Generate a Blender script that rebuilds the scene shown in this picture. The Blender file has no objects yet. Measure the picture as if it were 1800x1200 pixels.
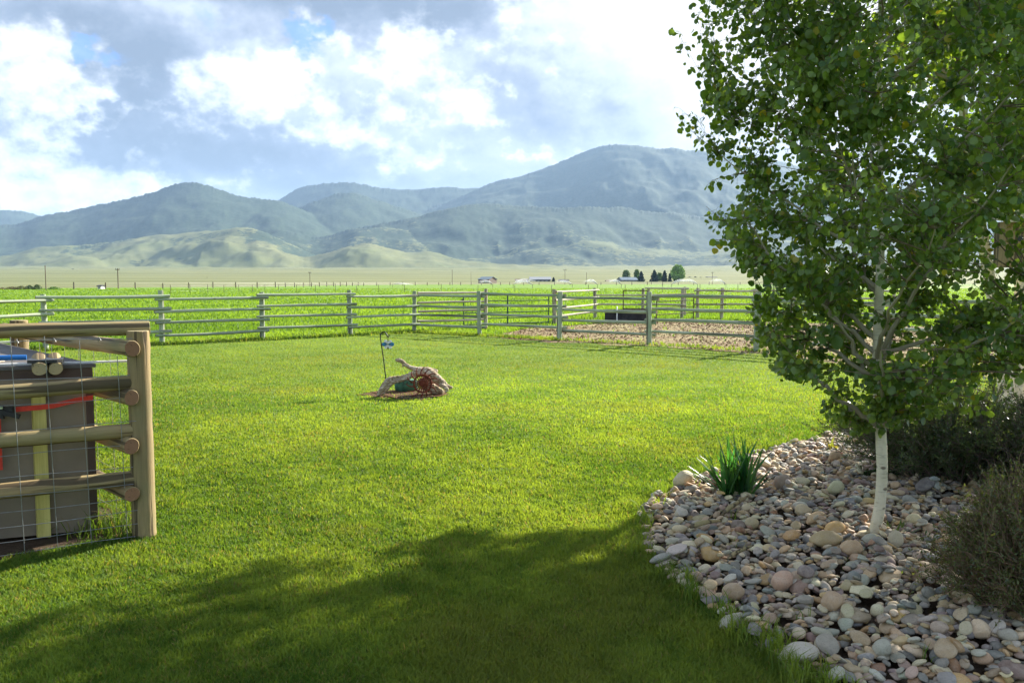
import bpy, math, random
import numpy as np
from mathutils import Vector, Matrix
random.seed(7)
rng = np.random.default_rng(11)
sc = bpy.context.scene
COL = sc.collection
R = math.radians

# ------------------------------------------------------------------ camera
FPX, CAMH, HOR = 1453.0, 1.7, 495.0
TILT = math.atan((600 - HOR) / FPX)
cam_d = bpy.data.cameras.new("camera")
cam = bpy.data.objects.new("camera", cam_d)
COL.objects.link(cam)
cam.location = (0, 0, CAMH)
cam.rotation_euler = (R(90) - TILT, 0, 0)
cam_d.sensor_width = 36.0
cam_d.lens = 36.0 * FPX / 1800.0
cam_d.clip_start = 0.05
cam_d.clip_end = 60000
sc.camera = cam

def slope(py):            # z/y of the ray through row py
    c = (600 - py) / FPX
    return (-math.sin(TILT) + c * math.cos(TILT)) / (math.cos(TILT) + c * math.sin(TILT))

def latx(px, py):         # x/y of the ray through (px, py)
    c = (600 - py) / FPX
    return (px - 900) / FPX / (math.cos(TILT) + c * math.sin(TILT))

def G(px, py, z=0.0):     # the ground point seen there
    s = slope(py)
    Y = (z - CAMH) / s
    return Vector((latx(px, py) * Y, Y, z))

def P(px, py, Y):         # the point seen there at depth Y
    return Vector((latx(px, py) * Y, Y, CAMH + slope(py) * Y))

# ------------------------------------------------------------------ noise
def _hash(ix, iy, iz):
    h = (ix.astype(np.int64) * 374761393 + iy.astype(np.int64) * 668265263 + iz.astype(np.int64) * 2147483647) & 0xFFFFFFFF
    h = ((h ^ (h >> 13)) * 1274126177) & 0xFFFFFFFF
    h = h ^ (h >> 16)
    return (h & 0xFFFFFF) / float(0xFFFFFF)

def vnoise(x, y, z=None):
    x = np.asarray(x, float); y = np.asarray(y, float)
    z = np.zeros_like(x) if z is None else np.asarray(z, float)
    ix, iy, iz = np.floor(x), np.floor(y), np.floor(z)
    fx, fy, fz = x - ix, y - iy, z - iz
    fx, fy, fz = [f * f * (3 - 2 * f) for f in (fx, fy, fz)]
    def c(a, b, d): return _hash(ix + a, iy + b, iz + d)
    def lerp(a, b, t): return a + (b - a) * t
    x00 = lerp(c(0, 0, 0), c(1, 0, 0), fx); x10 = lerp(c(0, 1, 0), c(1, 1, 0), fx)
    x01 = lerp(c(0, 0, 1), c(1, 0, 1), fx); x11 = lerp(c(0, 1, 1), c(1, 1, 1), fx)
    return lerp(lerp(x00, x10, fy), lerp(x01, x11, fy), fz)

def fbm(x, y, z=None, o=4, g=.5):
    s, a, t = 0, 1, 0
    for k in range(o):
        f = 2 ** k
        s = s + a * vnoise(x * f + 17.3 * k, y * f - 9.1 * k, None if z is None else z * f + 3.7 * k)
        t += a; a *= g
    return s / t

def inpoly(x, y, poly):
    r = np.zeros(np.shape(x), bool)
    n = len(poly)
    for i in range(n):
        x0, y0 = poly[i][0], poly[i][1]; x1, y1 = poly[(i + 1) % n][0], poly[(i + 1) % n][1]
        if y0 == y1: continue
        c = ((y0 > y) != (y1 > y)) & (x < (x1 - x0) * (y - y0) / (y1 - y0) + x0)
        r ^= c
    return r

# ------------------------------------------------------------------ object helpers
def tag(o, label=None, cat=None, group=None, kind=None):
    if label: o["label"] = label
    if cat: o["category"] = cat
    if group: o["group"] = group
    if kind: o["kind"] = kind
    return o

def empty(name, loc=(0, 0, 0), rz=0.0, **k):
    o = bpy.data.objects.new(name, None)
    o.location = loc; o.rotation_euler = (0, 0, rz); o.empty_display_size = .1
    COL.objects.link(o)
    return tag(o, **k)

def link(name, me, parent=None, mats=(), loc=None, mw=None):
    for m in mats: me.materials.append(m)
    o = bpy.data.objects.new(name, me)
    COL.objects.link(o)
    if parent is not None: o.parent = parent
    if mw is not None: o.matrix_basis = mw
    elif loc is not None: o.location = loc
    return o

def npmesh(name, V, faces, cols=None, smooth=False, matidx=None):
    """faces: list of (n x k) int arrays"""
    me = bpy.data.meshes.new(name)
    V = np.asarray(V, np.float32)
    me.vertices.add(len(V)); me.vertices.foreach_set("co", V.ravel())
    loops = np.concatenate([np.asarray(f, np.int32).ravel() for f in faces])
    tot = np.concatenate([np.full(len(f), f.shape[1], np.int32) for f in faces])
    st = np.concatenate([[0], np.cumsum(tot)[:-1]]).astype(np.int32)
    me.loops.add(len(loops)); me.loops.foreach_set("vertex_index", loops)
    me.polygons.add(len(tot)); me.polygons.foreach_set("loop_start", st); me.polygons.foreach_set("loop_total", tot)
    if matidx is not None: me.polygons.foreach_set("material_index", np.asarray(matidx, np.int32))
    if smooth: me.polygons.foreach_set("use_smooth", np.ones(len(tot), bool))
    me.update(calc_edges=True)
    if cols is not None:
        a = me.attributes.new("col", 'FLOAT_COLOR', 'POINT')
        c = np.ones((len(V), 4), np.float32); c[:, :3] = cols
        a.data.foreach_set("color", c.ravel())
    return me

class MB:
    def __init__(s): s.v = []; s.f = []; s.n = 0; s.m = []; s.sm = []
    def add(s, V, F, m=0, sm=False):
        V = [tuple(v) for v in V]
        s.v += V; s.f += [tuple(i + s.n for i in f) for f in F]; s.m += [m] * len(F); s.sm += [sm] * len(F); s.n += len(V); return s
    def box(s, c, d, M=None, m=0, bev=0.0):
        x, y, z = [q / 2 for q in d]
        c = Vector(c)
        if bev:
            b = bev; V = []
            for sz in (-1, 1):
                for (ax, ay) in ((x, y - b), (x - b, y), (-x + b, y), (-x, y - b), (-x, -y + b), (-x + b, -y), (x - b, -y), (x, -y + b)):
                    V.append(Vector((ax, ay, sz * z)))
            F = [tuple(range(8))[::-1], tuple(range(8, 16))] + [(i, (i + 1) % 8, 8 + (i + 1) % 8, 8 + i) for i in range(8)]
        else:
            V = [Vector((i * x, j * y, k * z)) for k in (-1, 1) for j in (-1, 1) for i in (-1, 1)]
            F = [(0, 2, 3, 1), (4, 5, 7, 6), (0, 1, 5, 4), (2, 6, 7, 3), (0, 4, 6, 2), (1, 3, 7, 5)]
        V = [(M @ v if M else v) + c for v in V]
        return s.add(V, F, m)
    def tube(s, pts, rad, n=8, m=0, mcap=None, jit=0.0, seed=0, cap=True):
        pts = [Vector(p) for p in pts]
        if not hasattr(rad, '__len__'): rad = [rad] * len(pts)
        V = []; F = []
        T0 = (pts[1] - pts[0]).normalized()
        a = T0.orthogonal().normalized()
        rn = random.Random(seed)
        for i, p in enumerate(pts):
            T = (pts[min(i + 1, len(pts) - 1)] - pts[max(i - 1, 0)]).normalized()
            a = (a - T * a.dot(T)).normalized(); b = T.cross(a)
            for k in range(n):
                t = 2 * math.pi * k / n
                r = rad[i] * (1 + jit * (rn.random() - .5))
                V.append(p + a * math.cos(t) * r + b * math.sin(t) * r)
        for i in range(len(pts) - 1):
            for k in range(n):
                F.append((i * n + k, i * n + (k + 1) % n, (i + 1) * n + (k + 1) % n, (i + 1) * n + k))
        s.add(V, F, m, True)
        if cap:
            s.add(V[:n], [tuple(range(n))[::-1]], m if mcap is None else mcap)
            s.add(V[-n:], [tuple(range(n))], m if mcap is None else mcap)
        return s
    def mesh(s, name):
        me = bpy.data.meshes.new(name); me.from_pydata(s.v, [], s.f)
        me.polygons.foreach_set("material_index", s.m); me.polygons.foreach_set("use_smooth", s.sm); me.update()
        return me
    def build(s, name, mats, parent=None, mw=None, loc=None):
        if not isinstance(mats, (list, tuple)): mats = [mats]
        return link(name, s.mesh(name), parent, mats, loc, mw)

def frame(p, x=None, z=None):   # matrix at p with z axis along z
    z = Vector(z).normalized(); x = (Vector(x) if x is not None else z.orthogonal())
    x = (x - z * x.dot(z)).normalized(); y = z.cross(x)
    M = Matrix((x, y, z)).transposed().to_4x4(); M.translation = Vector(p)
    return M

def log(name, p0, p1, r0, r1, mats, parent, seed=0, n=14, rings=10, wob=.012, base=None):
    """a peeled pole, modelled along its own z axis"""
    p0 = Vector(p0); p1 = Vector(p1)
    L = (p1 - p0).length; rn = random.Random(seed)
    ax, ay, ph = rn.uniform(-wob, wob), rn.uniform(-wob, wob), rn.uniform(0, 6)
    V = []; F = []; mi = []
    for i in range(rings + 1):
        t = i / rings; r = r0 + (r1 - r0) * t
        cx = ax * math.sin(t * math.pi) + .3 * ax * math.sin(5 * t + ph); cy = ay * math.sin(t * math.pi) + .3 * ay * math.sin(4 * t + ph)
        bump = 1 + .07 * (rn.random() - .5)
        for k in range(n):
            a = 2 * math.pi * k / n
            rr = r * bump * (1 + .05 * math.sin(2 * a + ph) + .03 * (rn.random() - .5))
            V.append((cx + math.cos(a) * rr, cy + math.sin(a) * rr, t * L))
    mb = MB()
    F = [(i * n + k, i * n + (k + 1) % n, (i + 1) * n + (k + 1) % n, (i + 1) * n + k) for i in range(rings) for k in range(n)]
    mb.add(V, F, 0, True)
    # slightly chamfered sawn ends
    for (ring, z, flip) in ((V[:n], -r0 * .07, True), (V[-n:], L + r1 * .07, False)):
        W = [(x * .93, y * .93, z) for x, y, _ in ring]
        VV = list(ring) + W
        FF = [(k, (k + 1) % n, n + (k + 1) % n, n + k) for k in range(n)]
        if flip: FF = [f[::-1] for f in FF]
        mb.add(VV, FF, 0, False)
        mb.add(W, [tuple(range(n))[::-1] if flip else tuple(range(n))], 1)
    mw = frame(p0, z=p1 - p0)
    if base is not None: mw = Matrix.Translation(-Vector(base)) @ mw
    return mb.build(name, mats, parent, mw)

def vtubes(Pts, Rad, sides=3):
    """many tubes at once: Pts N x K x 3, Rad N x K -> V, F"""
    N, K, _ = Pts.shape
    T = np.empty_like(Pts)
    T[:, 1:-1] = Pts[:, 2:] - Pts[:, :-2]; T[:, 0] = Pts[:, 1] - Pts[:, 0]; T[:, -1] = Pts[:, -1] - Pts[:, -2]
    T /= np.linalg.norm(T, axis=2, keepdims=True) + 1e-9
    ref = np.where(np.abs(T[:, :1, 2:3]) > .9, np.array([1., 0, 0]), np.array([0, 0, 1.]))
    A = np.cross(T, np.broadcast_to(ref, T.shape)); A /= np.linalg.norm(A, axis=2, keepdims=True) + 1e-9
    B = np.cross(T, A)
    ang = np.arange(sides) * 2 * np.pi / sides
    V = Pts[:, :, None] + Rad[:, :, None, None] * (np.cos(ang)[None, None, :, None] * A[:, :, None] + np.sin(ang)[None, None, :, None] * B[:, :, None])
    idx = np.arange(N * K * sides).reshape(N, K, sides)
    a = idx[:, :-1]; b = idx[:, 1:]
    F = np.stack([a, np.roll(a, -1, 2), np.roll(b, -1, 2), b], -1).reshape(-1, 4)
    return V.reshape(-1, 3), F

LEAF = np.array([(0, 0), (.36, .10), (.53, .40), (.38, .76), (0, 1.02), (-.38, .76), (-.53, .40), (-.36, .10)])
def leaves(P0, D, Nn, S, C, outline=LEAF, fold=.16):
    """folded leaf blades: base P0, direction D, normal Nn, size S, colour C"""
    D = D / (np.linalg.norm(D, axis=1, keepdims=True) + 1e-9)
    X = np.cross(D, Nn); X /= np.linalg.norm(X, axis=1, keepdims=True) + 1e-9
    Z = np.cross(X, D)
    o = outline; k = len(o)
    V = P0[:, None] + S[:, None, None] * (o[None, :, 0, None] * X[:, None] + o[None, :, 1, None] * D[:, None]
        + (fold * np.abs(o[:, 0]) - .12 * o[:, 1] ** 2)[None, :, None] * Z[:, None])
    n = len(P0); b = (np.arange(n) * k)[:, None]
    h = k // 2
    F = np.concatenate([b + np.arange(h + 1), b + np.r_[0, np.arange(h, k)]])
    return V.reshape(-1, 3), F, np.repeat(C, k, 0)

# ------------------------------------------------------------------ materials
class NT:
    def __init__(s, tree): s.t = tree
    def n(s, typ, ins=None, **at):
        nd = s.t.nodes.new(typ)
        for k, v in at.items(): setattr(nd, k, v)
        for k, v in (ins or {}).items():
            sock = nd.inputs[k]
            if isinstance(v, bpy.types.NodeSocket): s.t.links.new(v, sock)
            else: sock.default_value = v
        return nd
    def math(s, op, a, b=None, c=None, clamp=False):
        nd = s.t.nodes.new("ShaderNodeMath"); nd.operation = op; nd.use_clamp = clamp
        for i, v in enumerate((a, b, c)):
            if v is None: continue
            if isinstance(v, bpy.types.NodeSocket): s.t.links.new(v, nd.inputs[i])
            else: nd.inputs[i].default_value = v
        return nd.outputs[0]
    def mix(s, f, a, b, blend='MIX'):
        nd = s.t.nodes.new("ShaderNodeMix"); nd.data_type = 'RGBA'; nd.blend_type = blend
        for i, v in ((0, f), (6, a), (7, b)):
            if isinstance(v, bpy.types.NodeSocket): s.t.links.new(v, nd.inputs[i])
            else: nd.inputs[i].default_value = v if i == 0 else ((*v, 1.0) if len(v) == 3 else v)
        return nd.outputs[2]
    def ramp(s, f, stops, interp='LINEAR'):
        nd = s.t.nodes.new("ShaderNodeValToRGB"); e = nd.color_ramp.elements
        nd.color_ramp.interpolation = interp
        while len(e) < len(stops): e.new(.5)
        for q, (p, c) in zip(e, stops):
            q.position = p; q.color = (*c, 1) if hasattr(c, '__len__') else (c, c, c, 1)
        s.t.links.new(f, nd.inputs[0])
        return nd.outputs[0]
    def noise(s, vec, scale, detail=4, rough=.5, dist=0.0, out=0):
        nd = s.n("ShaderNodeTexNoise", {"Scale": scale, "Detail": detail, "Roughness": rough, "Distortion": dist})
        if vec is not None: s.t.links.new(vec, nd.inputs["Vector"])
        return nd.outputs[out]
    def mapping(s, vec, scale=(1, 1, 1), loc=(0, 0, 0), rot=(0, 0, 0)):
        return s.n("ShaderNodeMapping", {"Vector": vec, "Scale": scale, "Location": loc, "Rotation": rot}).outputs[0]

def mat(name, fn):
    m = bpy.data.materials.new(name); m.use_nodes = True
    t = m.node_tree; t.nodes.clear()
    q = NT(t); out = t.nodes.new("ShaderNodeOutputMaterial")
    sh = fn(q)
    t.links.new(sh, out.inputs["Surface"])
    return m

def prin(q, color, rough=.6, spec=.4, bump=None, bs=.3, bd=.01, metal=0.0, **k):
    ins = {"Roughness": rough, "Specular IOR Level": spec, "Metallic": metal}
    ins["Base Color"] = color if isinstance(color, bpy.types.NodeSocket) else (*color, 1)
    ins.update(k)
    if bump is not None:
        ins["Normal"] = q.n("ShaderNodeBump", {"Height": bump, "Strength": bs, "Distance": bd}).outputs[0]
    return q.n("ShaderNodeBsdfPrincipled", ins).outputs[0]

def objco(q): return q.n("ShaderNodeTexCoord").outputs["Object"]
def geopos(q): return q.n("ShaderNodeNewGeometry").outputs["Position"]

def wood(name, c1, c2, crack=(.05, .035, .02), green=None, zs=.06, sc_=14, rough=.75, crk=.60):
    def f(q):
        oi = q.n("ShaderNodeObjectInfo").outputs["Random"]
        co = q.n("ShaderNodeVectorMath", {0: objco(q), 1: q.n("ShaderNodeCombineXYZ", {0: q.math('MULTIPLY', oi, 7.0), 2: q.math('MULTIPLY', oi, 31.0)}).outputs[0]}, operation='ADD').outputs[0]
        st = q.mapping(co, (1, 1, zs))
        n1 = q.noise(st, sc_, 6, .6, .3)
        n2 = q.noise(st, sc_ * 5, 5, .65)
        blot = q.noise(co, 3.0, 4, .6)
        c = q.mix(q.ramp(n1, [(.3, 0), (.7, 1)]), c1, c2)
        c = q.mix(q.math('MULTIPLY', q.ramp(n2, [(.35, 1), (.6, 0)]), .35), c, tuple(v * .45 for v in c1))
        if green: c = q.mix(q.math('MULTIPLY', q.ramp(blot, [(.4, 0), (.62, 1)]), .55), c, green)
        kn = q.n("ShaderNodeTexVoronoi", {"Vector": q.mapping(co, (1, 1, .55)), "Scale": 3.5}).outputs[0]
        c = q.mix(q.ramp(kn, [(.05, .75), (.10, 0)]), c, tuple(v * .35 for v in c1))
        ck = q.ramp(q.noise(q.mapping(co, (1, 1, .03)), sc_ * 1.6, 2, .4), [(crk, 0), (crk + .03, 1)])
        c = q.mix(q.math('MULTIPLY', ck, .8), c, crack)
        vr = q.math('ADD', .82, q.math('MULTIPLY', oi, .36))
        c = q.mix(1.0, c, q.n("ShaderNodeCombineXYZ", {0: vr, 1: vr, 2: vr}).outputs[0], 'MULTIPLY')
        h = q.math('SUBTRACT', q.math('ADD', n1, q.math('MULTIPLY', n2, .5)), ck)
        return prin(q, c, rough, .25, h, .5, .006)
    return mat(name, f)

def endgrain(name, c1, c2):
    def f(q):
        co = objco(q)
        sx = q.n("ShaderNodeSeparateXYZ", {0: co})
        r = q.math('SQRT', q.math('ADD', q.math('POWER', sx.outputs[0], 2.0), q.math('POWER', sx.outputs[1], 2.0)))
        w = q.math('SINE', q.math('ADD', q.math('MULTIPLY', r, 900.0), q.math('MULTIPLY', q.noise(co, 20, 2), 9.0)))
        c = q.mix(q.math('MULTIPLY_ADD', w, .3, .5), c1, c2)
        ck = q.ramp(q.noise(co, 26, 3, .6, 1.5), [(.62, 0), (.66, 1)])
        c = q.mix(ck, c, tuple(v * .2 for v in c1))
        return prin(q, c, .85, .15, w, .2, .003)
    return mat(name, f)

M = {}
M['near_wood'] = wood("near_wood", (.25, .175, .08), (.39, .285, .135), green=(.21, .195, .09), sc_=16, crk=.56)
M['near_end'] = endgrain("near_end", (.20, .10, .055), (.33, .18, .10))
M['post_end'] = endgrain("post_end", (.34, .28, .15), (.45, .38, .22))
M['far_wood'] = wood("far_wood", (.27, .29, .20), (.42, .44, .33), green=(.21, .29, .17), sc_=9)
M['far_end'] = endgrain("far_end", (.16, .11, .07), (.28, .2, .13))
M['tan_wood'] = wood("tan_wood", (.36, .31, .22), (.52, .46, .34), sc_=9)
M['lumber'] = wood("lumber", (.48, .40, .10), (.60, .52, .17), sc_=10, crk=.9)
M['plank'] = wood("plank", (.42, .36, .27), (.60, .54, .44), sc_=10)
M['drift'] = wood("drift", (.42, .34, .24), (.74, .68, .57), sc_=20, zs=.10, crk=.60)

def flat(name, c, rough=.6, metal=0.0, spec=.4, var=.25, sc_=6, bs=.25, bd=.004, **k):
    def f(q):
        co = objco(q)
        n = q.noise(co, sc_, 5, .6)
        c2 = q.mix(q.ramp(n, [(.3, 0), (.7, 1)]), tuple(v * (1 - var) for v in c), tuple(min(1, v * (1 + var)) for v in c))
        return prin(q, c2, rough, spec, q.noise(co, sc_ * 8, 4, .6), bs, bd, metal, **k)
    return mat(name, f)
M['wire'] = flat("wire", (.27, .27, .26), .45, .8, sc_=30)
M['box_face'] = flat("box_face", (.205, .16, .105), .62, var=.18, sc_=2.5)
M['box_top'] = flat("box_top", (.085, .078, .072), .75, var=.15, sc_=3)
M['box_trim'] = flat("box_trim", (.06, .034, .022), .55, var=.25)
M['strap'] = flat("strap", (.62, .045, .02), .55, var=.12, sc_=40)
M['black'] = flat("black", (.02, .02, .022), .45, var=.3)
M['blue'] = flat("blue", (.02, .17, .52), .35, var=.1)
M['white'] = flat("white", (.72, .70, .66), .5, var=.1)
M['chrome'] = flat("chrome", (.55, .55, .57), .25, .95, var=.1)
M['iron'] = flat("iron", (.018, .018, .018), .45, .5, var=.3)
def rust(name, a, b, c, s=22):
    def f(q):
        co = objco(q); n = q.noise(co, s, 6, .7)
        col = q.ramp(n, [(.28, a), (.5, b), (.72, c)])
        return prin(q, col, .85, .2, n, .6, .004)
    return mat(name, f)
M['rust'] = rust("rust", (.03, .011, .008), (.14, .032, .018), (.24, .07, .035))
M['green_metal'] = rust("green_metal", (.03, .045, .03), (.06, .16, .10), (.10, .22, .14), 9)
M['gate_metal'] = flat("gate_metal", (.02, .06, .04), .45, .2, var=.3)
M['dark_metal'] = rust("dark_metal", (.02, .016, .014), (.06, .04, .03), (.11, .07, .05))
M['trough'] = rust("trough", (.012, .012, .014), (.035, .033, .035), (.07, .06, .06), 4)

def veg(name, rough=.5, trans=.4, tint=(1.25, 1.25, .45), spec=.35):
    def f(q):
        a = q.n("ShaderNodeAttribute", attribute_name="col").outputs["Color"]
        s = prin(q, a, rough, spec)
        t = q.n("ShaderNodeBsdfTranslucent", {"Color": q.mix(1.0, a, tint, 'MULTIPLY')}).outputs[0]
        return q.n("ShaderNodeMixShader", {0: trans, 1: s, 2: t}).outputs[0]
    return mat(name, f)
M['blade'] = veg("blade", .6, .52, (1.38, 1.22, .45), .2)
M['leaf'] = veg("leaf", .33, .50, (1.8, 1.75, .5), .6)
M['attr'] = veg("attr", .75, .12, (1, 1, 1), .15)
def f_(q):
    a = q.n("ShaderNodeAttribute", attribute_name="col").outputs["Color"]
    return prin(q, a, .8, .2)
M['twig'] = mat("twig", f_)

# stones
def f_(q):
    oi = q.n("ShaderNodeObjectInfo")
    at = q.n("ShaderNodeAttribute", attribute_name="col").outputs["Color"]
    base = q.mix(1.0, at, oi.outputs["Color"], 'MULTIPLY')
    co = geopos(q)
    n1 = q.noise(co, 28, 5, .65); n2 = q.noise(co, 150, 4, .6); n3 = q.noise(co, 8, 2)
    c = q.mix(q.math('MULTIPLY', q.ramp(n1, [(.4, 0), (.65, 1)]), .45), base, q.mix(.5, base, (.62, .52, .40)))
    c = q.mix(q.math('MULTIPLY', q.ramp(n2, [(.52, 0), (.62, 1)]), .35), c, q.mix(.6, base, (.06, .05, .05)))
    c = q.mix(q.math('MULTIPLY', q.ramp(n3, [(.45, 0), (.7, 1)]), .25), c, (.30, .22, .15))
    return prin(q, c, .72, .3, q.math('ADD', n1, q.math('MULTIPLY', n2, .4)), .35, .004)
M['stone'] = mat("stone", f_)

# ground sheets
def f_(q):
    co = geopos(q)
    sx = q.n("ShaderNodeSeparateXYZ", {0: co})
    n1 = q.noise(co, .09, 4, .6); n2 = q.noise(co, .8, 5, .65); n3 = q.noise(co, 9, 5, .75)
    st = q.noise(q.mapping(co, (.012, .12, 1)), 1.0, 4, .6)
    c = q.mix(q.ramp(n2, [(.3, 0), (.7, 1)]), (.11, .20, .026), (.16, .27, .036))
    c = q.mix(q.math('MULTIPLY', q.ramp(n1, [(.35, 0), (.65, 1)]), .5), c, (.15, .25, .03))
    c = q.mix(q.math('MULTIPLY', q.ramp(st, [(.5, 0), (.62, 1)]), .4), c, (.19, .27, .05))
    c = q.mix(q.math('MULTIPLY', q.ramp(n3, [(.3, 1), (.5, 0)]), .5), c, (.035, .08, .01))
    return prin(q, c, .9, .1, q.math('ADD', n3, n2), .6, .12)
M['field'] = mat("field", f_)
def f_(q):
    co = geopos(q)
    n2 = q.noise(co, 1.3, 5, .65); n3 = q.noise(co, 60, 4, .7)
    c = q.mix(q.ramp(n2, [(.3, 0), (.7, 1)]), (.10, .17, .022), (.17, .24, .035))
    c = q.mix(q.math('MULTIPLY', q.ramp(n3, [(.35, 1), (.55, 0)]), .6), c, (.04, .05, .015))
    return prin(q, c, .95, .05, n3, .6, .02)
M['lawn'] = mat("lawn", f_)
def dirt(name, a, b, c_, s=1.0):
    def f(q):
        co = geopos(q)
        n1 = q.noise(co, 1.1 * s, 5, .6); n2 = q.noise(co, 9 * s, 6, .75); n3 = q.noise(co, 45 * s, 4, .7)
        c = q.mix(q.ramp(n2, [(.35, 0), (.6, 1)]), a, b)
        c = q.mix(q.ramp(n1, [(.42, 0), (.6, 1)]), c, c_)
        c = q.mix(q.math('MULTIPLY', q.ramp(n3, [(.35, 1), (.5, 0)]), .5), c, tuple(v * .35 for v in a))
        return prin(q, c, .95, .05, q.math('ADD', n2, n3), .7, .05)
    return mat(name, f)
M['dirt'] = dirt("dirt", (.17, .115, .065), (.27, .19, .115), (.34, .29, .15))
M['soil'] = dirt("soil", (.06, .04, .025), (.12, .085, .055), (.14, .10, .07), 3)
M['earth_and_shade'] = dirt("earth_and_shade", (.10, .05, .03), (.18, .10, .06), (.13, .09, .05), 3)  # brown earth tone, also standing in for the driftwood's shadow

def f_(q):
    co = geopos(q)
    a = q.n("ShaderNodeAttribute", attribute_name="col")
    s = q.n("ShaderNodeSeparateColor", {0: a.outputs["Color"]})
    fo, fl = s.outputs[0], s.outputs[1]
    n1 = q.noise(co, .004, 6, .6); n2 = q.noise(co, .0012, 4, .6)
    g = q.mix(q.ramp(n1, [(.3, 0), (.7, 1)]), (.105, .120, .048), (.19, .19, .085))
    g = q.mix(q.math('MULTIPLY', q.ramp(n2, [(.4, 0), (.6, 1)]), .5), g, (.11, .14, .055))
    strk = q.noise(q.mapping(co, (.0018, .02, 1)), 1.0, 5, .65)
    g2 = q.mix(q.ramp(strk, [(.35, 0), (.6, 1)]), (.105, .125, .050), (.205, .21, .10))
    g = q.mix(fl, g, g2)
    vo = q.n("ShaderNodeTexVoronoi", {"Vector": co, "Scale": .045}).outputs[0]
    vn = q.noise(co, .03, 4, .75)
    thr = q.math('MULTIPLY_ADD', q.math('SUBTRACT', q.math('MULTIPLY_ADD', q.math('SUBTRACT', vn, .5), 1.5, fo), .5), 7.0, .5, True)
    tc = q.mix(vn, (.018, .036, .020), (.040, .066, .036))
    tc = q.mix(q.ramp(vo, [(.2, 0), (.8, .7)]), tc, (.055, .075, .045))
    c = q.mix(thr, g, tc)
    return prin(q, c, .95, .05, q.math('ADD', vn, q.math('MULTIPLY', q.noise(co, .012, 5, .6), 2.0)), .14, 8.0)
M['hills'] = mat("hills", f_)

# ------------------------------------------------------------------ sky, sun, haze
SUN_AZ, SUN_EL = R(41.5), R(26.5)
S = Vector((math.cos(SUN_EL) * math.sin(SUN_AZ), math.cos(SUN_EL) * math.cos(SUN_AZ), math.sin(SUN_EL)))
sun_d = bpy.data.lights.new("sun", 'SUN'); sun_d.energy = 5.0; sun_d.angle = R(.5); sun_d.color = (1, .94, .83)
sun = bpy.data.objects.new("sun", sun_d); COL.objects.link(sun)
sun.rotation_euler = (-S).to_track_quat('-Z', 'Y').to_euler(); sun.location = (30, 30, 40)

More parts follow.
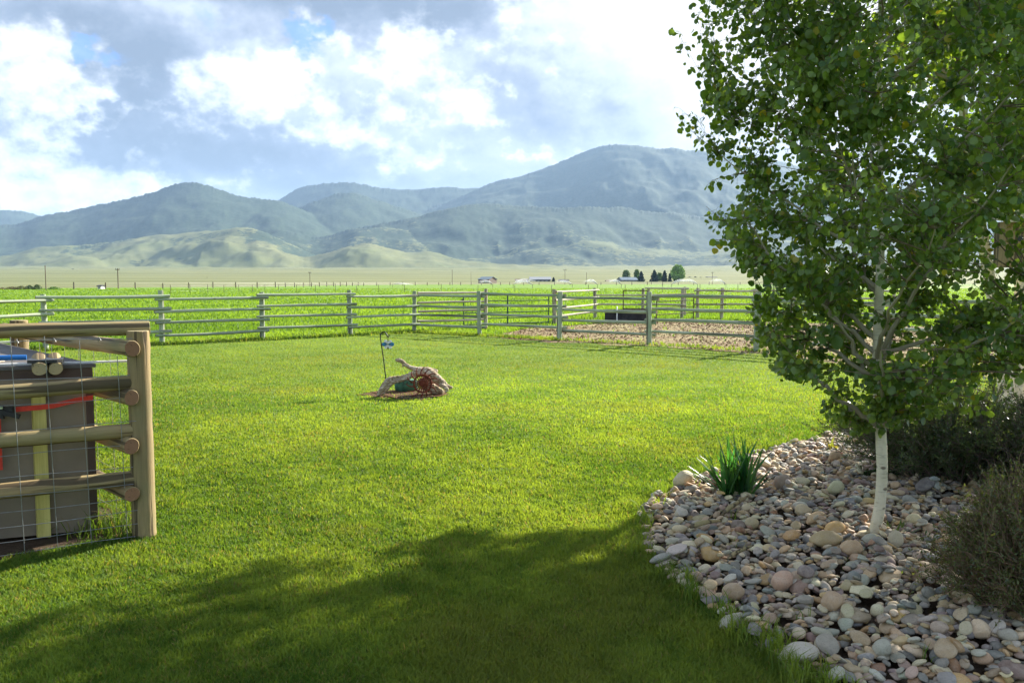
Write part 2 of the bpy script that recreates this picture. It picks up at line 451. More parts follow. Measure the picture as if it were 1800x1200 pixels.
SKYS = .1
def build_world():
    w = bpy.data.worlds.new("World"); sc.world = w; w.use_nodes = True
    t = w.node_tree; t.nodes.clear(); q = NT(t)
    out = t.nodes.new("ShaderNodeOutputWorld")
    sky = q.n("ShaderNodeTexSky", sky_type='NISHITA', sun_disc=False, sun_elevation=SUN_EL, sun_rotation=SUN_AZ, dust_density=1.0, air_density=1.0)
    d = q.n("ShaderNodeTexCoord").outputs["Generated"]
    sx = q.n("ShaderNodeSeparateXYZ", {0: d})
    az = q.math('ARCTAN2', sx.outputs[0], sx.outputs[1])
    el = q.math('ARCSINE', sx.outputs[2])
    uv = q.n("ShaderNodeCombineXYZ", {0: az, 1: el}).outputs[0]
    nc = q.noise(q.mapping(d, (1, 1, 1.3)), 9.0, 5, .62, 0, 1)
    wv = q.n("ShaderNodeVectorMath", {0: nc, 1: (.5, .5, .5)}, operation='SUBTRACT').outputs[0]
    def warped(amt):
        return q.n("ShaderNodeVectorMath", {0: wv, 1: (amt, amt, 0), 2: uv}, operation='MULTIPLY_ADD').outputs[0]
    def AE(px, py):
        s = slope(py); l = latx(px, py)
        v = Vector((l, 1, s)).normalized()
        return math.atan2(v.x, v.y), math.asin(v.z)
    def blobs(vec, lst, cut=None):
        tot = None
        for (px, py, rx, ry, a) in lst:
            ca, ce = AE(px, py)
            k = q.n("ShaderNodeVectorMath", {0: vec, 1: (ca, ce, 0)}, operation='SUBTRACT').outputs[0]
            k = q.n("ShaderNodeVectorMath", {0: k, 1: (FPX / rx, FPX / ry, 0)}, operation='MULTIPLY').outputs[0]
            k = q.n("ShaderNodeVectorMath", {0: k, 1: k}, operation='DOT_PRODUCT').outputs["Value"]
            e = q.math('MULTIPLY', q.math('POWER', 2.718, q.math('MULTIPLY', k, -1.0)), a)
            tot = e if tot is None else q.math('ADD', tot, e)
        return tot
    E = 1.0 / SKYS
    def c(r, g, b, m=1.0): return (r * E * m, g * E * m, b * E * m)
    K = CLOUD
    hn = q.noise(q.mapping(d, (1, 1, 1.3)), 15, 6, .60)       # billows
    hs = q.noise(q.mapping(d, (1, 1, 1.3), (-.010, .004, -.016)), 15, 5, .60)
    low = q.noise(q.mapping(d, (1, 1, 2.0), (5, 2, 1)), 4.0, 4, .58)
    W = warped(.15)
    # soft light and dark masses of the cloud deck
    soft = [(60, 35, 150, 55, -.52), (230, 115, 90, 50, -.62), (250, 165, 120, 38, -.45), (60, 130, 70, 60, .20), (40, 240, 60, 30, -.30), (140, 215, 70, 22, -.25),
            (600, 10, 240, 70, -.75), (820, 20, 130, 45, -.40), (380, 20, 90, 24, .30), (300, 235, 120, 45, -.45), (390, 290, 170, 45, -.42), (560, 325, 200, 40, -.40), (190, 262, 70, 20, -.28),
            (70, 310, 150, 55, .12), (200, 330, 100, 40, .08), (330, 90, 90, 40, -.15), (430, 140, 90, 50, .40), (700, 130, 110, 60, .40), (690, 260, 120, 60, .12), (640, 210, 50, 50, -.12),
            (930, 150, 110, 80, -.22), (1000, 200, 150, 60, -.16), (860, 60, 120, 30, .15), (1000, 30, 120, 40, .35), (1150, 10, 160, 80, .70), (1240, 120, 90, 130, .35), (1230, 230, 90, 40, .25), (1500, 100, 260, 300, .6),
            (920, 285, 90, 22, .30), (720, 330, 120, 25, -.15), (560, 60, 90, 30, -.1)]
    B = q.math('ADD', blobs(W, soft), .79)
    B = q.math('MULTIPLY_ADD', q.math('SUBTRACT', low, .5), .75, B)
    # crisp sunlit cumulus heads
    wl = [(60, 95, 55, 42, 1.0), (20, 130, 55, 55, .8), (95, 150, 50, 32, .75), (30, 290, 90, 50, 1.0), (110, 325, 100, 40, 1.0), (200, 300, 50, 24, .8), (60, 255, 60, 30, .7), (245, 345, 60, 22, .9), (150, 290, 60, 26, .8), (190, 335, 80, 30, .8), (20, 350, 120, 35, .8),
          (95, 212, 28, 14, .8), (160, 190, 60, 9, .7), (260, 192, 60, 9, .7),
          (350, 105, 45, 24, .9), (420, 128, 50, 26, .9), (480, 150, 45, 28, .95), (445, 200, 42, 38, 1.1), (505, 232, 34, 20, .95), (565, 222, 36, 24, .8), (595, 258, 42, 18, .95),
          (640, 130, 40, 30, .6), (710, 110, 60, 30, .9), (755, 80, 45, 26, .9), (775, 165, 45, 28, .8), (825, 205, 42, 26, .75), (590, 100, 14, 16, .8), (740, 270, 34, 18, .6), (920, 282, 50, 12, .8), (890, 165, 26, 12, .6), (700, 215, 50, 12, .6)]
    wf = q.math('MULTIPLY_ADD', q.math('SUBTRACT', hn, .5), 3.6, blobs(W, wl))
    wm = q.ramp(wf, [(.22, 0), (.48, .5), (1.05, 1)])
    rel = q.math('MULTIPLY', q.math('SUBTRACT', hn, hs), 3.6)
    amp = q.math('MULTIPLY_ADD', wm, .7, .3)
    B = q.math('MULTIPLY_ADD', wm, .42, B)
    B = q.math('MULTIPLY_ADD', rel, amp, B)
    B = q.math('MULTIPLY_ADD', q.math('SUBTRACT', hn, .5), .35, B)
    cl = q.ramp(q.math('MULTIPLY', B, .7), [(.0, (.24, .295, .39)), (.20, (.34, .405, .52)), (.38, (.50, .56, .68)), (.52, (.68, .75, .86)), (.68, (.84, .89, .96)), (.85, (1.0, .99, .96)), (1.0, (1.15, 1.12, 1.06))])
    b = blobs(W, [(520, 105, 40, 55, 1.0), (135, 80, 60, 20, 1.0), (505, 60, 50, 12, .5), (385, 25, 35, 18, .55), (150, 98, 30, 18, .7), (565, 80, 30, 14, .6), (730, 150, 20, 40, .3)])
    bm = q.ramp(q.math('MULTIPLY_ADD', q.math('SUBTRACT', hn, .5), 1.0, q.math('MULTIPLY_ADD', wm, -.8, b)), [(.28, 0), (.75, 1)])
    cl = q.mix(q.math('MULTIPLY', bm, .85), cl, (.19, .42, .98))
    # deeper and bluer toward the horizon, where the valley haze lies in front of it
    hz = q.ramp(el, [(.0, (.42, .44, .50)), (.12, (.62, .66, .74)), (.26, (.92, .93, .95)), (.4, (1, 1, 1))])
    hz = q.mix(q.math('MULTIPLY', wm, .85), hz, (1.05, 1.02, .96))
    cl = q.mix(1.0, cl, hz, 'MULTIPLY')
    kk = q.n("ShaderNodeCombineXYZ", {0: K * E, 1: K * E, 2: K * E}).outputs[0]
    col = q.mix(1.0, cl, kk, 'MULTIPLY')
    # the rest of the sky dome: generic broken cloud over clear sky outside the view
    gen = q.ramp(q.noise(q.mapping(d, (1, 1, 2)), 2.2, 8, .6), [(.42, 0), (.6, 1)])
    other = q.mix(q.math('MULTIPLY', gen, .75), sky.outputs[0], c(.62, .60, .60, .42))
    infront = q.ramp(q.math('ABSOLUTE', az), [(.0, 1), (.80, 1), (1.0, 0)])
    up = q.ramp(el, [(0, 1), (.55, 1), (.8, 0)])
    # el ramp input is in radians (0..1.57); az likewise
    fm = q.math('MULTIPLY', infront, up)
    col = q.mix(fm, other, q.mix(.04, col, sky.outputs[0]))
    bg = q.n("ShaderNodeBackground", {"Color": col, "Strength": SKYS})
    t.links.new(bg.outputs[0], out.inputs["Surface"])
    w.cycles.sampling_method = 'MANUAL'; w.cycles.sample_map_resolution = 256
EXPO = 1.82
CLOUD = .32
build_world()
sc.view_settings.view_transform = 'Standard'; sc.view_settings.look = 'None'
sc.view_settings.exposure = EXPO; sc.view_settings.gamma = 1.0

def build_haze():
    mb = MB().box((0, 0, 0), (36000, 36000, 1382))
    m = bpy.data.materials.new("haze_air"); m.use_nodes = True; t = m.node_tree; t.nodes.clear()
    o = t.nodes.new("ShaderNodeOutputMaterial"); v = t.nodes.new("ShaderNodeVolumePrincipled")
    v.inputs["Color"].default_value = (.46, .68, 1.0, 1); v.inputs["Density"].default_value = HAZE; v.inputs["Anisotropy"].default_value = .1
    t.links.new(v.outputs[0], o.inputs["Volume"])
    h = mb.build("haze", m, loc=(0, 0, 689)); tag(h, "thin blue haze hanging over the valley", "haze", kind="stuff")
HAZE = 4.9e-5
build_haze()

#@@SECTION terrain
# ------------------------------------------------------------------ far terrain
def prof(pts, px):
    p = np.array(pts, float)
    return sum(w * np.interp(px + o, p[:, 0], p[:, 1]) for o, w in ((-22, .1), (-13, .18), (-6, .22), (6, .22), (13, .18), (22, .1)))
LAY = [  # depth, front width, back width, gully amp, forest, skyline
    (8800, 2600, 3000, .10, 1.0, [(-900, 430), (-300, 385), (0, 369), (30, 368), (60, 374), (100, 385), (200, 420), (400, 470), (3000, 470)]),
    (8500, 2600, 3000, .10, .97, [(-900, 480), (380, 450), (440, 385), (500, 347), (530, 330), (560, 324), (600, 320), (640, 323), (680, 332), (720, 334), (760, 331), (795, 326), (815, 331), (860, 331), (950, 340), (1100, 400), (1300, 470), (3000, 480)]),
    (7600, 3200, 3000, .10, .98, [(-900, 480), (560, 450), (640, 410), (700, 385), (760, 365), (820, 340), (845, 328), (870, 318), (930, 305), (965, 292), (1000, 277), (1030, 263), (1060, 256), (1090, 254), (1120, 257), (1160, 262), (1200, 262), (1250, 266), (1320, 275), (1450, 300), (1600, 330), (1800, 350), (2100, 400), (3000, 440)]),
    (6300, 1900, 1800, .14, .96, [(-900, 480), (380, 440), (450, 396), (500, 375), (560, 352), (600, 337), (640, 342), (700, 362), (760, 380), (850, 410), (950, 450), (3000, 480)]),
    (6000, 2300, 2500, .13, .93, [(-900, 440), (-300, 410), (40, 394), (75, 379), (150, 368), (200, 355), (250, 345), (290, 333), (320, 323), (345, 320), (365, 322), (390, 335), (430, 345), (495, 352), (560, 380), (650, 420), (800, 470), (3000, 480)]),
    (5300, 1500, 1500, .2, .88, [(-900, 480), (500, 470), (600, 415), (650, 396), (720, 385), (800, 364), (850, 356), (900, 362), (1000, 366), (1080, 362), (1200, 378), (1350, 400), (1500, 400), (1800, 430), (2400, 450), (3000, 480)]),
    (4700, 1300, 1200, .25, .62, [(-900, 470), (0, 475), (400, 470), (440, 410), (500, 405), (560, 420), (640, 398), (690, 397), (760, 420), (860, 440), (940, 430), (1030, 418), (1120, 428), (1230, 440), (1330, 420), (1500, 430), (1800, 450), (3000, 470)]),
    (4200, 1300, 1200, .22, .36, [(-900, 450), (-300, 450), (0, 453), (60, 437), (100, 433), (170, 431), (240, 416), (300, 412), (370, 405), (420, 398), (460, 403), (500, 425), (560, 450), (620, 460), (700, 470), (3000, 480)]),
    (3600, 900, 900, .22, .30, [(-900, 480), (30, 475), (60, 468), (90, 462), (120, 454), (145, 450), (170, 453), (200, 464), (240, 462), (300, 452), (360, 456), (420, 462), (460, 456), (490, 443), (510, 441), (540, 458), (570, 447), (610, 432), (640, 424), (680, 436), (720, 446), (770, 444), (810, 455), (880, 462), (1000, 468), (1200, 472), (1500, 474), (3000, 480)]),
]
def build_hills():
    NU, NY = 1500, 330
    pxs = np.linspace(-350, 2250, NU)
    u = (pxs - 900) / FPX
    tY = np.linspace(0, 1, NY)
    y_in = np.interp(pxs, [-400, 0, 200, 480, 700, 900, 2300], [170, 185, 215, 260, 420, 520, 560])
    Y = y_in[None, :] * (12500 / y_in[None, :]) ** (tY[:, None] ** .62)
    X = u[None, :] * Y; PX = np.broadcast_to(pxs[None, :], Y.shape)
    base = 46 * np.clip((Y - 500) / 2300, 0, 1.6) ** 1.15
    H = base.copy(); FO = np.zeros_like(Y); own = np.full(Y.shape, -1)
    # the plain: sparse brush
    FO[:] = .02; crest = np.zeros_like(Y)
    warpx = (fbm(X / 900, Y / 900, o=4) - .5) * 420
    rg = 1 - np.abs(fbm(X / 700 + 3, Y / 1000, o=5) * 2 - 1) * 2.2
    rg2 = 1 - np.abs(fbm(X / 230 + 9, Y / 500 + 4, o=4) * 2 - 1) * 2.2
    bign = fbm(X / 1500 + 40, Y / 1500, o=4)
    for li, (d, wf, wb, ga, fo, sk) in enumerate(LAY):
        hy = prof(sk, PX)
        D = d + (fbm(PX / 260 + li * 7.7, np.zeros_like(PX) + li, o=3) - .5) * wf * .35
        top = CAMH + np.tan(np.arctan((600 - hy) / FPX) - TILT) * D
        t = (Y + warpx * .35 - D)
        s = np.where(t < 0, np.clip(1 + t / wf, 0, 1), np.clip(1 - t / wb, 0, 1))
        sh = s ** 1.35 * (1 - .25 * s) / .75
        hh = top * sh
        g = (rg * .7 + rg2 * .3) - .45
        hh = hh + (.55 if fo > .5 else 1.1) * ga * top * (g + (.35 * (fbm(X / 160, Y / 240 + li, o=3) - .5) if fo < .5 else 0)) * np.sin(np.clip(s, 0, 1) * np.pi) ** .8
        k = hh > H
        H = np.where(k, hh, H); own = np.where(k, li, own)
        f = fo + (bign - .5) * 1.1 - (g * (.95 if fo < .5 else .6) if fo < .95 else 0) + (0 if fo > .5 else 0)
        if fo > .9: f = fo + (bign - .5) * .5 - np.clip(.45 - s, 0, .45) * .6
        FO = np.where(k, f, FO); crest = np.where(k, (s > .955).astype(float), crest)
    # forest edge roughness on the skylines
    tree = np.clip(FO * 1.6 - .5, 0, 1)
    H = H + tree * crest * (rng.random(Y.shape) - .2) * 11 * (Y > 2500)
    H = H + (fbm(X / 120, Y / 120, o=4) - .5) * np.clip((Y - 1200) / 2500, 0, 1) * 26
    H[0] = -.2; H = np.where(Y < 600, np.maximum(H, .05 + 0 * Y), H); H[0] = -.3
    V = np.stack([X, Y, H], -1).reshape(-1, 3)
    idx = np.arange(NU * NY).reshape(NY, NU)
    F = np.stack([idx[:-1, :-1], idx[:-1, 1:], idx[1:, 1:], idx[1:, :-1]], -1).reshape(-1, 4)
    flat_ = np.clip(1 - (own >= 0), 0, 1).astype(float)
    C = np.stack([np.clip(FO, 0, 1), flat_, np.zeros_like(FO)], -1).reshape(-1, 3)
    me = npmesh("hills", V, [F], C, smooth=True)
    o = link("hills", me, mats=[M['hills']])
    tag(o, kind="structure")
build_hills()

def sheet(name, poly, z, m, jit=0.0, sub=1, kind="structure"):
    """irregular flat patch from an outline"""
    pts = []
    n = len(poly)
    for i in range(n):
        a, b = Vector(poly[i][:2]), Vector(poly[(i + 1) % n][:2])
        for k in range(sub):
            p = a.lerp(b, k / sub)
            if jit: p += Vector((random.uniform(-jit, jit), random.uniform(-jit, jit)))
            pts.append((p.x, p.y, z))
    me = bpy.data.meshes.new(name); me.from_pydata(pts, [], [tuple(range(len(pts)))]); me.update()
    o = link(name, me, mats=[m]); tag(o, kind=kind); return o

def disc(name, r, z, m):
    n = 96; V = [(0, 0, z)]; F = []
    rings = [40, 400, 3000, r]
    for q_ in rings:
        for k in range(n): V.append((math.cos(2 * math.pi * k / n) * q_, math.sin(2 * math.pi * k / n) * q_, z))
    for k in range(n): F.append((0, 1 + k, 1 + (k + 1) % n))
    for j in range(len(rings) - 1):
        for k in range(n):
            a = 1 + j * n; F.append((a + k, a + n + k, a + n + (k + 1) % n, a + (k + 1) % n))
    me = bpy.data.meshes.new(name); me.from_pydata(V, [], F); me.update()
    o = link(name, me, mats=[m]); tag(o, kind="structure"); return o
disc("ground", 17500, 0, M['field'])

# rear fence posts (ground points)
FA = [G(-110, 632), G(81, 616), G(285, 605.5), G(461, 597), G(616, 590), G(728, 584)]
FB = [G(728, 584), G(843, 590), G(983, 598), G(1141, 606), G(1330, 618), G(1545, 633), G(1800, 652), G(2110, 678)]
fence_line = FA[:-1] + FB
lawn_poly = [(-60, 2), (-60, 12)] + [(p.x, p.y) for p in fence_line] + [(30, 14), (60, 2), (60, -30), (-60, -30)]
sheet("lawn", lawn_poly, .004, M['lawn'])
corral = [G(862, 592), G(930, 577), G(1000, 573), G(1060, 568), G(1200, 566), G(1330, 566), G(1500, 570), G(1800, 580), G(2100, 590), G(2100, 690), G(1800, 668), G(1500, 640), G(1330, 622), G(1250, 616), G(1180, 611), G(1080, 606), G(960, 601), G(900, 597)]
corral_p = [(p.x, p.y) for p in corral]
sheet("dirt_ground", corral_p, .010, M['dirt'], jit=.35, sub=6)
drift_p = [(p.x, p.y) for p in (G(632, 694), G(660, 688), G(700, 686), G(760, 684), G(790, 688), G(782, 696), G(745, 703), G(700, 703), G(665, 699))]  # bare earth, left end drawn out as the driftwood's painted shadow
sheet("bare_earth_shade_ground", drift_p, .012, M['earth_and_shade'], jit=.07, sub=6)
bed_px = [(1122, 906), (1150, 880), (1185, 860), (1240, 838), (1330, 800), (1420, 775), (1500, 757), (1570, 745), (1660, 728), (1760, 712), (1850, 706), (2000, 700), (2100, 760), (2300, 1250), (1900, 1500), (1560, 1330), (1440, 1215), (1360, 1155), (1285, 1105), (1235, 1055), (1180, 1020), (1140, 975)]
bed = [tuple(G(*p)[:2]) for p in bed_px]
def bed_d(x, y):   # signed distance-ish to the bed outline, positive inside
    ins = inpoly(x, y, bed)
    dm = np.full(np.shape(x), 1e9)
    for i in range(len(bed)):
        ax, ay = bed[i]; bx, by = bed[(i + 1) % len(bed)]
        t = np.clip(((x - ax) * (bx - ax) + (y - ay) * (by - ay)) / ((bx - ax) ** 2 + (by - ay) ** 2), 0, 1)
        dm = np.minimum(dm, np.hypot(x - ax - t * (bx - ax), y - ay - t * (by - ay)))
    return np.where(ins, dm, -dm)
def bed_h(x, y):
    return np.clip(bed_d(x, y), 0, 1.2) * .07 + .012
sheet("bed_soil_ground", bed, .012, M['soil'], jit=.02, sub=5)
shed_dirt = [(p.x, p.y) for p in (G(-300, 1010), G(-300, 880), G(60, 880), G(262, 905), G(262, 935), G(180, 950), G(90, 968), G(0, 990), G(-120, 1020))]
sheet("fence_soil_ground", shed_dirt, .011, M['soil'], jit=.03, sub=4)

#@@SECTION grass
# ------------------------------------------------------------------ grass
def blades(name, X, Y, h, w, cols, lean=.45, label=None, cat="grass", two=True, z0=0.0, mt='blade'):
    n = len(X)
    yaw = rng.uniform(0, 2 * np.pi, n); ld = rng.uniform(0, 2 * np.pi, n)
    ln = h * lean * rng.random(n) ** .7
    a = np.stack([np.cos(yaw), np.sin(yaw), np.zeros(n)], 1) * (w / 2)[:, None]
    L = np.stack([np.cos(ld), np.sin(ld), np.zeros(n)], 1) * ln[:, None]
    b = np.stack([X, Y, np.zeros(n) + z0], 1)
    up = np.zeros((n, 3)); up[:, 2] = h
    if two:
        mid = b + up * .58 + L * .3
        V = np.stack([b - a, b + a, mid + a * .8, mid - a * .8, b + up * (1 - .18 * (ln / h))[:, None] + L], 1)
        k = np.arange(n)[:, None] * 5
        faces = [k + np.array([0, 1, 2, 3]), k + np.array([3, 2, 4])]
        me = npmesh(name, V.reshape(-1, 3), faces, np.repeat(cols, 5, 0))
    else:
        V = np.stack([b - a, b + a, b + up + L], 1)
        k = np.arange(n)[:, None] * 3
        me = npmesh(name, V.reshape(-1, 3), [k + np.array([0, 1, 2])], np.repeat(cols, 3, 0))
    o = link(name, me, mats=[M[mt]])
    tag(o, label, cat, kind="stuff"); return o

def sample(n, y0, y1, umax=.78, p=1.0):
    v = rng.uniform(1 / y1 ** p, 1 / y0 ** p, n); Y = v ** (-1 / p)
    return rng.uniform(-umax, umax, n) * Y, Y

box_o = Vector((-2.76, 5.45, 0))
def lawn_cols(X, Y, n):
    pat = fbm(X * .9, Y * .9, o=4); big = fbm(X * .16 + 5, Y * .16, o=3)
    cl_ = vnoise(X * 8.0, Y * 8.0) * .6 + vnoise(X * 17.0 + 4, Y * 17.0) * .4
    t = np.clip((pat - .5) * 1.8 + .5 + (cl_ - .5) * 1.1 + rng.normal(0, .26, n), 0, 1)[:, None]
    c = (1 - t) * np.array([.088, .175, .026]) + t * np.array([.225, .320, .050])
    track = np.sin((X * .82 + Y * .57) * 2 * np.pi / 1.1 + 2.0 * (big - .5))
    c = c * (1 + .6 * (big[:, None] - .5) + .045 * track[:, None])
    worn = np.clip((fbm(X * .55 + 30, Y * .55, o=4) - .60) * 6, 0, 1)[:, None] * .45
    c = c * (1 - worn) + worn * np.array([.21, .22, .05])
    yel = (rng.random(n) < .035 + .05 * (fbm(X * 2.3, Y * 2.3 + 9, o=2) > .62))[:, None]
    c = np.where(yel, np.array([.24, .21, .08]), c)
    return c
def build_grass():
    N = 1250000
    X, Y = sample(N, 2.7, 29, p=.60)
    k = inpoly(X, Y, lawn_poly) & (bed_d(X, Y) < .03 + .10 * rng.random(N) ** 2 - .04) & ~inpoly(X, Y, shed_dirt)
    k &= ~(inpoly(X, Y, drift_p) & (rng.random(N) > .12))
    inc = inpoly(X, Y, corral_p)
    k &= ~(inc & (rng.random(N) > .12))
    X, Y = X[k], Y[k]; n = len(X)
    edge = np.clip(1 - np.abs(bed_d(X, Y)) / .35, 0, 1)
    hn_ = fbm(X * 3, Y * 3, o=3)
    h = (.022 + .028 * rng.random(n)) * (.75 + .6 * hn_) * (.72 + .5 * vnoise(X * 8.0, Y * 8.0)) * .88 * (1 + .8 * edge * rng.random(n))
    w = (.0030 + .0010 * Y) * rng.uniform(.6, 1.4, n) * .85
    c = lawn_cols(X, Y, n)
    h = h * np.interp(Y, [5, 20], [1.0, .74])
    m = Y + rng.uniform(-3.5, 3.5, n) < 12
    blades("lawn_grass", X[m], Y[m], h[m], w[m], c[m], .75, "short bright green mown grass of the lawn")
    blades("lawn_grass", X[~m], Y[~m], h[~m], w[~m], c[~m] * .97, .85, "short sunlit mown grass of the lawn's far half", two=False)
    # taller unmown fringe along the fence line, posts and bed edge
    fx, fy = [], []
    def along(a, b, cnt, sp):
        t = rng.random(cnt); a = np.array(a[:2]); b = np.array(b[:2])
        p = a + (b - a) * t[:, None] + rng.normal(0, sp, (cnt, 2)); fx.append(p[:, 0]); fy.append(p[:, 1])
    for a, b in zip(FA[:-1], FA[1:]): along(a, b, 1600, .20)
    for a, b in zip(FB[:2], FB[1:3]): along(a, b, 1500, .18)
    for a, b in zip(FB[2:-1], FB[3:]): along(a, b, 500, .2)
    X = np.concatenate(fx); Y = np.concatenate(fy); n = len(X)
    blades("fringe_grass", X, Y, 0.05 + .08 * rng.random(n), .012 + .012 * rng.random(n), lawn_cols(X, Y, n) * 1.05, .6, "taller unmown green grass along the foot of the rail fence")
    # bed edge tufts
    P_ = []
    for i in range(85):
        j = rng.integers(len(bed_px) - 14, len(bed_px)) if rng.random() < .7 else rng.integers(0, 5)
        a = np.array(bed[j]); b = np.array(bed[(j + 1) % len(bed)])
        c0 = a + (b - a) * rng.random() + rng.normal(0, .05, 2)
        if c0[1] > 9 or c0[1] < 3: continue
        P_.append(c0 + rng.normal(0, .03, (26, 2)))
    for i in range(26):   # sprigs among the stones
        px_, py_ = rng.uniform(1200, 1700), rng.uniform(860, 1190)
        g_ = G(px_, py_)
        if bed_d(np.array([g_.x]), np.array([g_.y]))[0] > .1: P_.append(np.array([g_.x, g_.y]) + rng.normal(0, .025, (9, 2)))
    Q = np.concatenate(P_); n = len(Q)
    blades("edge_grass", Q[:, 0], Q[:, 1], 0.06 + .08 * rng.random(n), .004 + .003 * rng.random(n), lawn_cols(Q[:, 0], Q[:, 1], n) * 1.05, 1.0, "long loose grass tufts spilling over the stone bed's edge", z0=.02)
    # weeds under the wire panel
    X, Y = [], []
    for i in range(26):
        g_ = G(rng.uniform(95, 232), rng.uniform(905, 950)); X.append(g_.x + rng.normal(0, .05, 22)); Y.append(g_.y + rng.normal(0, .04, 22))
    X = np.concatenate(X); Y = np.concatenate(Y); n = len(X)
    blades("weed_grass", X, Y, .07 + .17 * rng.random(n), .004 + .004 * rng.random(n), lawn_cols(X, Y, n) * .9, 1.1, "straggling green weeds growing through the wire panel")
    # crop beyond the fence
    N = 420000
    X, Y = sample(N, 17, 210, .80, p=.9)
    k = ~inpoly(X, Y, lawn_poly)
    inc = inpoly(X, Y, corral_p); k &= ~(inc & (rng.random(N) > .006))
    X, Y = X[k], Y[k]; n = len(X)
    hn_ = fbm(X * .7, Y * .7, o=4)
    t = np.clip((fbm(X * .35, Y * .35, o=4) - .5) * 2.5 + .5 + rng.normal(0, .22, n), 0, 1)[:, None]
    c = (1 - t) * np.array([.095, .190, .028]) + t * np.array([.175, .290, .042])
    blades("crop_grass", X, Y, (.05 + .11 * rng.random(n)) * (.5 + hn_), (.014 + .0018 * Y) * rng.uniform(.6, 1.3, n), c, .7, "knee high green crop filling the wide field beyond the fence", two=False)
    # straw and clods in the corral
    N = 26000
    bx = np.array(corral_p); X = rng.uniform(bx[:, 0].min(), bx[:, 0].max(), N); Y = rng.uniform(bx[:, 1].min(), bx[:, 1].max(), N)
    k = inpoly(X, Y, corral_p); X, Y = X[k], Y[k]; n = len(X)
    st = fbm(X * .5, Y * .5 + 7, o=3) > .5
    c = np.where((st & (rng.random(n) < .8))[:, None], np.array([.33, .265, .13]), np.array([.14, .09, .05]))
    c = c * rng.uniform(.6, 1.2, (n, 1))
    blades("straw_litter", X, Y, .010 + .05 * rng.random(n) ** 2, .03 + .07 * rng.random(n), c, 2.0, "straw and clods littering the bare corral ground", "litter", two=False, z0=.01, mt='attr')
build_grass()

#@@SECTION stones
# ------------------------------------------------------------------ stone bed
def ico(sub):
    t = (1 + 5 ** .5) / 2
    V = [(-1, t, 0), (1, t, 0), (-1, -t, 0), (1, -t, 0), (0, -1, t), (0, 1, t), (0, -1, -t), (0, 1, -t), (t, 0, -1), (t, 0, 1), (-t, 0, -1), (-t, 0, 1)]
    F = [(0, 11, 5), (0, 5, 1), (0, 1, 7), (0, 7, 10), (0, 10, 11), (1, 5, 9), (5, 11, 4), (11, 10, 2), (10, 7, 6), (7, 1, 8), (3, 9, 4), (3, 4, 2), (3, 2, 6), (3, 6, 8), (3, 8, 9), (4, 9, 5), (2, 4, 11), (6, 2, 10), (8, 6, 7), (9, 8, 1)]
    V = [np.array(v) / np.linalg.norm(v) for v in V]
    for _ in range(sub):
        c = {}; NF = []
        def mid(a, b):
            k = (min(a, b), max(a, b))
            if k not in c:
                m = V[a] + V[b]; V.append(m / np.linalg.norm(m)); c[k] = len(V) - 1
            return c[k]
        for a, b, d in F:
            x, y, z = mid(a, b), mid(b, d), mid(d, a)
            NF += [(a, x, z), (b, y, x), (d, z, y), (x, y, z)]
        F = NF
    return np.array(V), np.array(F)
ICO = {s: ico(s) for s in (1, 2, 3)}
NVAR = 22
def shape(Vs, k):
    r_ = np.random.default_rng(100 + k)
    V = Vs.copy()
    ang = k % 3 == 0
    # superellipsoid-ish flattening by random planes gives worn facets
    for j in range(7 if not ang else 10):
        nrm = r_.normal(size=3); nrm /= np.linalg.norm(nrm); dd = r_.uniform(.70, .95) if not ang else r_.uniform(.55, .85)
        s = V @ nrm; ex = np.clip(s - dd, 0, None)
        V = V - nrm * (ex * (.75 if not ang else .92))[:, None]
    V *= (1 + .10 * (fbm(Vs[:, 0] * 1.3 + k * 5, Vs[:, 1] * 1.3, Vs[:, 2] * 1.3, o=2) - .5))[:, None]
    return V / np.abs(V).max(0)
VARS = {s: [shape(ICO[s][0], k) for k in range(NVAR)] for s in (1, 2, 3)}
PAL = [("cream", (.56, .46, .32)), ("tan", (.42, .30, .18)), ("pale grey", (.38, .345, .30)), ("grey", (.24, .22, .20)), ("blue grey", (.17, .175, .18)),
       ("dusty purple", (.235, .165, .15)), ("pinkish", (.40, .29, .215)), ("rusty brown", (.29, .155, .08)), ("dark slate", (.09, .085, .085)), ("golden tan", (.46, .29, .12))]
PW = np.array([.18, .2, .14, .14, .09, .09, .09, .04, .03, .04]); PW = PW / PW.sum()
SX0, SX1, SY0, SY1, SR = .6, 8.6, 2.4, 13.2, .016
hm_nx, hm_ny = int((SX1 - SX0) / SR), int((SY1 - SY0) / SR)
gx = SX0 + (np.arange(hm_nx) + .5) * SR; gy = SY0 + (np.arange(hm_ny) + .5) * SR
GXX, GYY = np.meshgrid(gx, gy, indexing='ij')
HM = bed_h(GXX, GYY)
STONES = []   # x,y,z,a,b,c,yaw,tx,ty,var,colour
